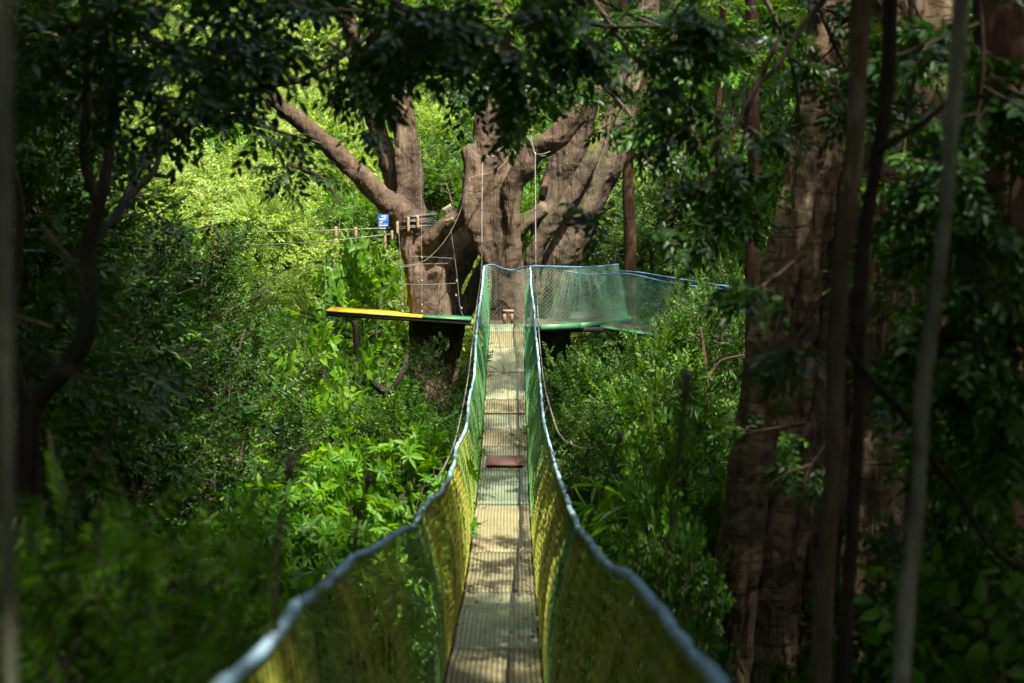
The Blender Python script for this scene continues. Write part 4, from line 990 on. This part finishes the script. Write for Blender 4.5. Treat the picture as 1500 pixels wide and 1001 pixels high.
PL = [
 # left of the bridge
 ('whorl1', 560, 655, 15.0, 'bright yellow-green shrub whose whorled leaves reach the left handrail', 'shrub', 1.0),
 ('whorl1', 470, 672, 14.6, 'sunny shrub with layered star-shaped leaf whorls, left of the one touching the handrail', 'shrub', .9),
 ('whorl1', 440, 722, 12.6, 'bright layered shrub in the middle of the lower left', 'shrub', 1.05),
 ('whorl2', 345, 716, 12.0, 'mid-green layered shrub left of the bright one in the lower left', 'shrub', 1.0),
 ('whorl2', 205, 765, 11.0, 'small round-topped leafy shrub left of the lower left thicket', 'shrub', .7),
 ('whorl1', 300, 806, 10.4, 'low bright shrub with drooping whorls at the lower left', 'shrub', .75),
 ('strap2', 285, 880, 9.2, 'dark plant with greyish upright blades low on the left', 'plant', 1.3),
 ('broad2', 330, 925, 8.0, 'plant with broad green leaves low on the left beside the near handrail', 'plant', .8),
 ('broad2', 200, 915, 7.0, 'broad-leaved plant at the bottom edge, left', 'plant', .9),
 ('ovate2', 110, 820, 9.0, 'dark shrub behind the feathery leaves at the bottom left', 'shrub', 1.0),
 ('broad1', 425, 470, 20.0, 'tall sapling with large bright translucent leaves, left of the platform', 'sapling', .95),
 ('broad1', 500, 505, 21.5, 'bright large-leaved sapling right below the yellow platform edge', 'sapling', .8),
 ('broad1', 392, 560, 18.5, 'lower bright large-leaved sapling left of the tall one', 'sapling', .8),
 ('broad1', 530, 330, 30.0, 'large-leaved sapling behind the left platform, right of the sunlit slope', 'sapling', 1.1),
 ('broad1', 500, 375, 29.5, 'broad-leaved sapling whose leaves show just above the yellow platform edge', 'sapling', 1.0),
 ('broad2', 545, 470, 26.5, 'broad-leaved sapling under the left platform', 'sapling', 1.0),
 ('tall1', 285, 330, 19.0, 'tall dark glossy-leaved tree left of the sunlit slope', 'tree', .8),
 ('tall2', 190, 270, 18.0, 'tall dark leafy tree with matt leaves, left of the glossy one', 'tree', 1.1),
 ('tall1', 120, 330, 15.0, 'dark glossy tree behind the forked silhouette tree', 'tree', 1.0),
 ('gloss1', 280, 480, 16.0, 'dense dark glossy shrub in the shade at mid left', 'shrub', 1.2),
 ('gloss2', 370, 600, 16.5, 'small-leaved glossy shrub under the bright saplings', 'shrub', 1.1),
 ('dark1', 200, 560, 14.0, 'dark shrub right of the forked tree stem', 'shrub', 1.1),
 ('gloss1', 290, 640, 13.5, 'glossy shade shrub above the lower left thicket', 'shrub', 1.0),
 ('bush1', 575, 600, 22.0, 'fine-leaved green bush at the foot of the left fig trunk', 'shrub', 1.0),
 ('gloss2', 660, 520, 23.0, 'glossy bush between the left fig trunk and the footbridge handrail', 'shrub', .9),
 ('bush1', 540, 590, 20.0, 'fine-leaved bush below the left fig trunk, further left', 'shrub', 1.0),
 ('bush1', 630, 610, 18.0, 'bushy green shrub hugging the left rail halfway along the footbridge', 'shrub', .8),
  ('bush1', 350, 490, 26.0, 'fine-leaved bush at the foot of the sunlit slope', 'shrub', 1.1),
 # right of the bridge
 ('strap1', 872, 662, 12.2, 'ginger-like plant with long bright upright blades beside the right rail', 'plant', .9),
 ('strap1', 915, 668, 11.8, 'ginger-like plant with long blades, right of the one at the rail', 'plant', .9),
 ('strap2', 955, 700, 11.0, 'dark strap-leaved plant right of the ginger-like plants', 'plant', 1.2),
 ('ovate1', 985, 600, 13.5, 'mid-green shrub between the ginger-like plants and the huge trunk', 'shrub', .7),
 ('whorl2', 1015, 650, 12.5, 'layered shrub touching the left flank of the huge trunk', 'shrub', .55),
 ('ovate1', 950, 720, 10.5, 'leafy shrub right of the near right handrail', 'shrub', .5),
 ('ovate2', 1000, 790, 9.5, 'darker shrub low between handrail and huge trunk', 'shrub', .45),
 ('pinna2', 1000, 930, 9.0, 'ferny plant at the foot of the huge trunk', 'fern', .4),
 ('bush1', 880, 520, 22.5, 'fine-leaved bush below the far platform, right of the bridge', 'shrub', 1.0),
 ('gloss2', 830, 530, 23.5, 'glossy bush right beside the right rail below the far platform', 'shrub', .9),
 ('bush1', 950, 555, 20.0, 'sunlit fine-leaved bush in the middle of the right-hand scrub', 'shrub', 1.0),
 ('ovate1', 1000, 545, 18.0, 'shrub left of the slim reddish trunk', 'shrub', 1.0),
 ('gloss1', 870, 590, 18.5, 'glossy green shrub right of the rail halfway along the footbridge', 'shrub', .9),
 ('gloss2', 1050, 400, 23.0, 'glossy-leaved small tree hiding the end of the second walkway', 'shrub', .9),
 ('bush1', 1010, 455, 23.5, 'fine-leaved bush under the end of the second walkway', 'shrub', .8),
 ('tall1', 1000, 200, 33.0, 'leafy tree behind the leaning trunk on the right', 'tree', 1.0),
 ('tall3', 1075, 250, 27.0, 'fine-leaved tree left of the slim reddish trunk', 'tree', .8),
 ('tall3', 900, 300, 36.0, 'sunlit far tree seen between the leaning trunk and the slim trunks', 'tree', 1.0),
 ('tall3', 650, 170, 37.0, 'sunlit far tree filling the gap between the two fig trees', 'tree', 1.0),
 # right foreground
 ('dark1', 1170, 950, 8.2, 'dark leafy shrub at the foot of the near stems', 'shrub', .35),
 ('ovate2', 1250, 940, 7.5, 'dark shrub at the bottom edge in front of the huge trunk', 'shrub', .4),
 ('ovate2', 1440, 600, 8.0, 'tall leafy shrub in the shade at the right edge', 'shrub', .6),
 ('dark1', 1400, 780, 7.0, 'dark blurred shrub at the bottom right', 'shrub', .6),
 ('broad2', 1450, 740, 6.2, 'large-leaved plant in the bottom right corner', 'plant', .8),
 ('ovate2', 1340, 930, 6.6, 'blurred leafy plant at the bottom, left of the pale liana foot', 'plant', .4),
 ('pinna1', 95, 700, 4.6, 'feathery blurred plant filling the bottom left corner', 'fern', .95),
 ('pinna1', 30, 760, 4.2, 'feathery blurred plant right beside the pale stem at the left edge', 'fern', .85),
 ('pinna1', 170, 860, 4.4, 'lower feathery plant at the bottom, right of the taller feathery one', 'fern', .7),
]
for k in PL:
    nm = {'shrub': 'shrub', 'plant': 'leafy_plant', 'sapling': 'sapling', 'tree': 'leafy_tree', 'fern': 'feathery_plant'}[k[5]]
    plant(k[0], k[1], k[2], k[3], k[4], k[5], nm, k[6])

# ---- leafy branches: a stem traced through space with sprays around it
def leafy_branch(pts, kind, mat, n, spread, label, scale=1.0, w=9, name='leafy_branch', cat='branch', droop=.1, seed=0, lw=1.0, start=.0):
    P = np.array([at(*p) for p in pts]); S = crom(P, 12)
    t = thing(name, label, cat, P[0])
    mb = MB(); L_ = len(P)
    mb.add(*tube(P, [rad(w, pts[i][2]) * (1 - .65 * i / (L_ - 1)) for i in range(L_)], ns=6, sub=6, lump=.08, seed=seed))
    rg = np.random.default_rng(seed + 500)
    T = np.gradient(S, axis=0); T = unit(T)
    lf = MB(); SP, SD = [], []
    nb = max(2, n // 9)
    for b in range(nb):
        i = int((start + (1 - start) * rg.random()) * (len(S) - 1)); p = S[i]
        d = unit(T[i] * .5 + unit(rg.normal(0, 1, 3)) * np.array([1, 1, .55]) + np.array([0, 0, -droop]))
        e = p + d * spread * rg.uniform(.35, 1.1)
        V, Q = sticks([p], [e], .010 * lw, .003 * lw, 4); mb.add(V, Q)
        for q in range(9):
            u = rg.uniform(.2, 1)
            SP.append(p + (e - p) * u); SD.append(d * .6 + unit(rg.normal(0, 1, 3)) * np.array([1, 1, .5]) * .8 - np.array([0, 0, droop]))
    sprays(lf, np.array(SP), np.array(SD), kind, scale)
    rebase(t, mb.build('stem', TWIG, smooth=True)); rebase(t, lf.build('foliage', [LM[mat], TWIG]))
    return t
LB = [
 # top band, near and dark
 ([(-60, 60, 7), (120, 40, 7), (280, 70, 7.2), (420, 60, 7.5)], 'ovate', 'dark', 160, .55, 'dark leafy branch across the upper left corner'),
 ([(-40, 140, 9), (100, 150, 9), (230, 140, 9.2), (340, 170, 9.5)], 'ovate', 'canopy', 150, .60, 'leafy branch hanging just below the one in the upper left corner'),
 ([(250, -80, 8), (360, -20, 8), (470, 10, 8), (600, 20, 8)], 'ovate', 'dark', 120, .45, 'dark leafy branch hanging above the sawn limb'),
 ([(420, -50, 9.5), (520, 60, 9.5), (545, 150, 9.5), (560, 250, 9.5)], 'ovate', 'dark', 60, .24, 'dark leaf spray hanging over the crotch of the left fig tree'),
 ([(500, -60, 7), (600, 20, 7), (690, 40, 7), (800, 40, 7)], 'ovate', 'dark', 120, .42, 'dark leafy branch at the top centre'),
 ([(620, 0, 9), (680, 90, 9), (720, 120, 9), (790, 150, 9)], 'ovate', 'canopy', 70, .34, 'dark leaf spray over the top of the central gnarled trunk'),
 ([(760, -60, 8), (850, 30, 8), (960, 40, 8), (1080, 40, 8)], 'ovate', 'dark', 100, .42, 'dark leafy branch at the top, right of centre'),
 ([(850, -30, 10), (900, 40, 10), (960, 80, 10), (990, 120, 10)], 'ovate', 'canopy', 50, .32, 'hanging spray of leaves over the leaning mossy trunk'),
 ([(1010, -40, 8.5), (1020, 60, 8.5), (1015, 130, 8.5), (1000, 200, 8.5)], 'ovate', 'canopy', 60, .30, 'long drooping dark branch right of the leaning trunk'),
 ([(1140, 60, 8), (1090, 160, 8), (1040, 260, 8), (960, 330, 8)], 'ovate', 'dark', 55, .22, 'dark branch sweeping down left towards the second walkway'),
 ([(1180, 370, 7.5), (1130, 410, 7.5), (1080, 440, 7.5)], 'ovate', 'dark', 26, .20, 'small dark spray in front of the slim reddish trunk'),
 ([(1100, -40, 9.5), (1150, 60, 9.5), (1170, 160, 9.5), (1165, 250, 9.5)], 'ovate', 'canopy', 60, .30, 'leafy branch hanging down the left flank of the huge trunk'),
 ([(1330, -40, 9), (1340, 100, 9), (1320, 230, 9), (1350, 350, 9)], 'ovate', 'gloss', 110, .40, 'leafy creeper on the middle of the huge trunk'),
 ([(1290, 560, 9.5), (1300, 420, 9.5), (1340, 330, 9.5)], 'ovate', 'bush', 70, .35, 'brighter creeper leaves in front of the pale part of the huge trunk'),
 ([(1180, 620, 9.4), (1150, 625, 9.4), (1110, 632, 9.4), (1095, 636, 9.4)], 'ovate', 'bush', 26, .18, 'small green sprig in front of the ringed trunk'),
 ([(1430, -60, 7), (1440, 100, 7), (1420, 260, 7), (1430, 420, 7), (1400, 560, 7)], 'ovate', 'dark', 260, .42, 'ivy hanging in the shade right of the pale liana, upper part'),
 ([(1500, 100, 7), (1480, 300, 7), (1490, 500, 7), (1450, 700, 7)], 'ovate', 'gloss', 180, .38, 'ivy hanging at the right edge of the photo'),
 ([(1400, 420, 8), (1400, 600, 8), (1410, 780, 8), (1380, 950, 8)], 'ovate', 'gloss', 220, .50, 'leafy creeper right of the pale liana, lower part'),
 ([(1220, 640, 8.8), (1180, 700, 8.8), (1190, 760, 8.8)], 'ovate', 'dark', 14, .18, 'dark leaves in front of the middle of the ringed trunk'),
 ([(60, 330, 6), (120, 420, 6), (60, 500, 6)], 'pinna', 'dark', 24, .4, 'dark fern-like sprays around the forked tree'),
 ([(170, 620, 6), (120, 700, 6), (60, 720, 6)], 'pinna', 'dark', 24, .4, 'dark fern-like sprays below the fork of the silhouette tree'),
 ([(-30, 260, 12), (90, 250, 12), (200, 290, 12), (260, 350, 12)], 'gloss', 'dark', 150, .7, 'shaded leafy branch behind the forked tree'),
 ([(330, 170, 14), (400, 190, 14), (470, 210, 14)], 'ovate', 'dark', 36, .28, 'thin leafy spray in front of the sunlit slope'),
 ([(420, 240, 11), (470, 260, 11), (500, 300, 11)], 'ovate', 'dark', 32, .22, 'small dark spray over the middle of the sawn limb'),
 ([(820, 140, 20), (900, 150, 20), (980, 130, 20)], 'gloss', 'gloss', 120, .7, 'glossy leafy branch beside the upper leaning trunk'),
 ([(1180, 480, 6.5), (1150, 520, 6.5), (1130, 510, 6.5)], 'ovate', 'dark', 10, .12, 'tiny dark spray left of the near stems'),
 ([(830, 330, 9), (870, 320, 9), (900, 300, 9)], 'ovate', 'dark', 22, .16, 'single dark leaf spray hanging in front of the leaning trunk'),
 ([(430, -40, 13), (560, 20, 13), (700, 30, 13), (840, 20, 13)], 'ovate', 'bush', 190, .75, 'mid-green leafy branch at the top centre, behind the nearest dark ones'),
 ([(800, -50, 14), (920, 20, 14), (1040, 60, 14), (1150, 60, 14)], 'ovate', 'bush', 190, .8, 'mid-green leafy branch at the top right of centre, behind the dark ones'),
 ([(640, 60, 12), (700, 100, 12), (780, 120, 12), (860, 150, 12)], 'ovate', 'canopy', 110, .45, 'leafy spray hiding the upper stem of the gnarled tree'),
 ([(-40, 20, 12), (120, 60, 12), (260, 70, 12), (360, 60, 12)], 'ovate', 'canopy', 170, .8, 'leafy branch behind the dark leaves of the upper left corner'),
 ([(940, 60, 11), (1000, 160, 11), (1040, 250, 11), (1060, 330, 11)], 'ovate', 'gloss', 120, .5, 'drooping glossy branch between the leaning trunk and the slim reddish trunk'),
 ([(480, 60, 11), (540, 110, 11), (560, 180, 11)], 'ovate', 'dark', 60, .35, 'dark leaves in front of the upper left fig stems'),
 ([(880, 120, 12), (930, 180, 12), (950, 250, 12)], 'ovate', 'canopy', 60, .35, 'leaf spray in front of the right-hand edge of the leaning trunk'),
 ([(1180, -40, 10), (1220, 60, 10), (1260, 140, 10), (1280, 240, 10)], 'ovate', 'canopy', 110, .45, 'leafy spray over the upper part of the huge trunk'),
]
for i, b in enumerate(LB):
    leafy_branch(b[0], b[1], b[2], b[3], b[4], b[5], scale=(.72 if b[3] < 80 else .9), seed=i, w=8, start=.05)

# ================================================================ stuff: undergrowth, hillside, canopy
def src(kind, rx, rz, n, seed, mat, scale=1.0, out=.7, nc=7):
    return blob_mesh(kind, rx, rx, rz, n, seed, scale, out, nc).build('leaf_clump', [LM[mat], TWIG], link=False)
CL = {
 'g1': src('gloss', 1.0, .75, 330, 101, 'gloss'), 'g2': src('small', 1.0, .75, 360, 102, 'bush', 1.35), 'o1': src('ovate', 1.0, .75, 240, 103, 'bush', .9),
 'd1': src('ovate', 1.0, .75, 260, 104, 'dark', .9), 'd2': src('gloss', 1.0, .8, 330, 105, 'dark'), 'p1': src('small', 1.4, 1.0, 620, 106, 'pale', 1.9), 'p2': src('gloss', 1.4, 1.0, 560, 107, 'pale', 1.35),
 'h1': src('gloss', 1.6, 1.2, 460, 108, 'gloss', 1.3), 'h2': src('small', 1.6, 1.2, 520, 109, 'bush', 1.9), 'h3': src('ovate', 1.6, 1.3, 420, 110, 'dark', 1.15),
 'c1': src('coarse', 1.8, .9, 150, 111, 'canopy', 1.0), 'c2': src('coarse', 1.8, .8, 170, 112, 'canopy', 1.0), 'w1': src('whorl', 1.0, .7, 120, 113, 'bush', .9),
}
def grid_pts(x0, x1, y0, y1, step, jit=.5):
    xs = np.arange(x0, x1, step); ys = np.arange(y0, y1, step)
    X, Y = np.meshgrid(xs, ys); P = np.stack([X.ravel(), Y.ravel()], -1)
    return P + rng.uniform(-jit, jit, P.shape) * step
def rot_scl(n, s0, s1, tilt=.3):
    r = np.stack([rng.normal(0, tilt, n), rng.normal(0, tilt, n), rng.uniform(0, 6.28, n)], -1)
    return r, rng.uniform(s0, s1, n)
# understory: height profile of the shrub mass seen past the bridge
def under_top(x, y):
    z = np.interp(y, [4, 8, 12, 16, 20, 24, 28, 33], [-3.9, -3.7, -3.55, -3.3, -3.0, -2.9, -2.6, -1.9])
    z = z + .5 * np.sin(x * 1.1 + y * .6) * np.cos(y * .8 - x * .35)
    left = np.clip((-x - 2.8) / 4, 0, 1) * np.clip((y - 8) / 6, 0, 1)
    return z + .6 * left
P2 = grid_pts(-13, 13, 5, 34, .95)
keep = (np.abs(P2[:, 0]) < P2[:, 1] * .42 + 2.0)
P2 = P2[keep]; pts = []
for x, y in P2:
    t_ = under_top(x, y)
    corridor = abs(x - AXIS) < 1.35 and y < 26.5
    if corridor: t_ = min(t_, float(deck_z(min(y, 25.4))) - 1.6)
    if 22 < y < 31 and -3.4 < x < 3.4: t_ = min(t_, -3.6)
    if x > 1.2 and y < 13: t_ -= .9
    gz = float(ground_z(x, y))
    z = t_ - .3
    while z > gz - .2:
        pts.append((x + random.uniform(-.25, .25), y + random.uniform(-.25, .25), z)); z -= 1.15
pts = np.array(pts); r_, s_ = rot_scl(len(pts), .6, .95)
scatter('undergrowth', pts, r_, s_, [CL[k] for k in ('g1', 'g2', 'o1', 'd1', 'o1', 'w1', 'g1', 'w1')], 'tangled green undergrowth filling the valley floor below the footbridge', 'undergrowth')
print('undergrowth', len(pts))
# hillside behind
P2 = grid_pts(-34, 34, 31, 76, 1.75)
P2 = P2[np.abs(P2[:, 0]) < P2[:, 1] * .42 + 3]
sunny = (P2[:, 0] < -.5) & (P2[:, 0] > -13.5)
def hill(P, lift):
    z = ground_z(P[:, 0], P[:, 1]) + lift + .8 * np.sin(P[:, 0] * .8) * np.cos(P[:, 1] * .5)
    return np.column_stack([P, z])
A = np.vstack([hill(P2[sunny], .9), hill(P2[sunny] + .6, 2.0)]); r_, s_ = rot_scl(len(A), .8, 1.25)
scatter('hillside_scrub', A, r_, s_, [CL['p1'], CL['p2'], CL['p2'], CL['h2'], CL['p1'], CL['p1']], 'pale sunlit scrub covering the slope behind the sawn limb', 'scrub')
B = np.vstack([hill(P2[~sunny], .9), hill(P2[~sunny] + .5, 2.4)]); r_, s_ = rot_scl(len(B), .8, 1.3)
scatter('hillside_undergrowth', B, r_, s_, [CL['h1'], CL['h2'], CL['h3'], CL['p2']], 'darker leafy scrub covering the slopes on both sides of the sunlit part', 'scrub')
print('hill', len(A), len(B))
# the forest walls to the left and right
W = []
for k in range(330):
    y = rng.uniform(8, 46); sgn = -1 if rng.random() < .55 else 1
    x = sgn * (y * rng.uniform(.27, .42) + rng.uniform(.4, 2.2) + (1.2 if sgn > 0 else 0)); z = rng.uniform(-2.5, .30 * y + 1.5)
    if sgn > 0 and y < 14: continue
    W.append((x, y, z))
W = np.array(W); r_, s_ = rot_scl(len(W), .7, 1.2)
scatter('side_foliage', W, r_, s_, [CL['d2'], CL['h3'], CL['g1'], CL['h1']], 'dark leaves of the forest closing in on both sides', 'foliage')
# unseen overhead canopy, gaps cut toward the sun for the LIT spots
LIT = [(at(450, 250, 46), 5.5), (at(370, 350, 40), 4.0), (at(560, 380, 38), 3.0), (at(420, 200, 44), 3.4), (at(350, 320, 42), 3.2), (at(440, 330, 42), 3.4), (at(400, 420, 38), 2.8), (at(330, 200, 48), 2.2), (at(480, 170, 46), 2.4), (at(400, 250, 50), 3), (at(360, 400, 38), 2.5), (at(500, 420, 36), 2.5), (at(420, 140, 52), 3), (at(640, 250, 40), 1.6), (at(600, 200, 27.7), 1.0), (at(600, 270, 27.7), .5), (at(470, 215, 26.9), .8), (at(540, 275, 27), .7),
       (at(840, 230, 28.4), .8), (at(825, 290, 27.4), .7), (at(735, 330, 27.1), .8), (at(680, 350, 28.2), .7), (at(560, 459, 26.9), 1.0),
       (at(440, 540, 20), 1.4), (at(520, 690, 15), .5), (at(440, 750, 12.6), .3), (at(1185, 250, 12), .2),  (at(940, 65, 28), .7), (at(1440, 300, 7), .2), (at(100, 850, 4.6), .1), (at(880, 90, 14), .6), (at(600, 20, 13), .5), (at(300, 70, 12), .4), (at(1050, 60, 14), .5),
       (at(870, 660, 12), .7), (at(930, 560, 21), 1.4), (at(1030, 480, 23), 1.2), (at(940, 300, 38), 1.5), (at(1210, 460, 12), .6), (at(1330, 480, 12.2), .6), (at(1345, 130, 12.2), .5),
       (at(30, 110, 40), 2.2), (at(640, 20, 40), 1.2), (at(700, 700, 14), .5), (at(1000, 340, 36), 1.6)]
C = []
for zc, step in ((8.5, 2.9), (12.0, 3.0), (15.5, 3.3)):
    Pc = np.vstack([grid_pts(-34, 40, -34, 62, step), grid_pts(-14, 18, -16, 14, step * 1.1), grid_pts(-13, -2, 2, 24, step * 1.05), grid_pts(3, 13, -12, 8, step * 1.0)])  # extra grids thicken the canopy to deepen the shade below
    for x, y in Pc:
        z = zc + rng.uniform(-1.2, 1.2) + .28 * max(0, y - 26) + .10 * max(0, abs(x) - 14)
        c = np.array([x, y, z])
        if y > 24 and z < .17 * y + 2.4: continue
        bad = False
        for Tp, rr in LIT:
            v = c - Tp; s = np.dot(v, SUN)
            if s > 0 and np.linalg.norm(v - SUN * s) < rr + 1.15: bad = True; break
        if bad: continue
        if abs(x - AXIS) < 1.6 and 12 < y < 24 and rng.random() < .55: continue     # the slot over the bridge lets the sky in
        C.append(c)
for px_, py_ in ((1100, 800), (1120, 600), (1150, 450), (1190, 700), (1280, 650)):  # clumps added on the line to the sun to shade the huge trunk
    T_ = at(px_, py_, 12.3)
    for zc in (8.0,):
        C.append(T_ + SUN * ((zc - T_[2]) / SUN[2]) + rng.normal(0, .5, 3))
C = np.array(C); r_, s_ = rot_scl(len(C), .8, 1.2, .2)
scatter('canopy_foliage', C, r_, s_, [CL['c1'], CL['c2']], 'high unseen leafy canopy over the whole ravine, thickened and gapped to shape light', 'canopy')
print('canopy', len(C))
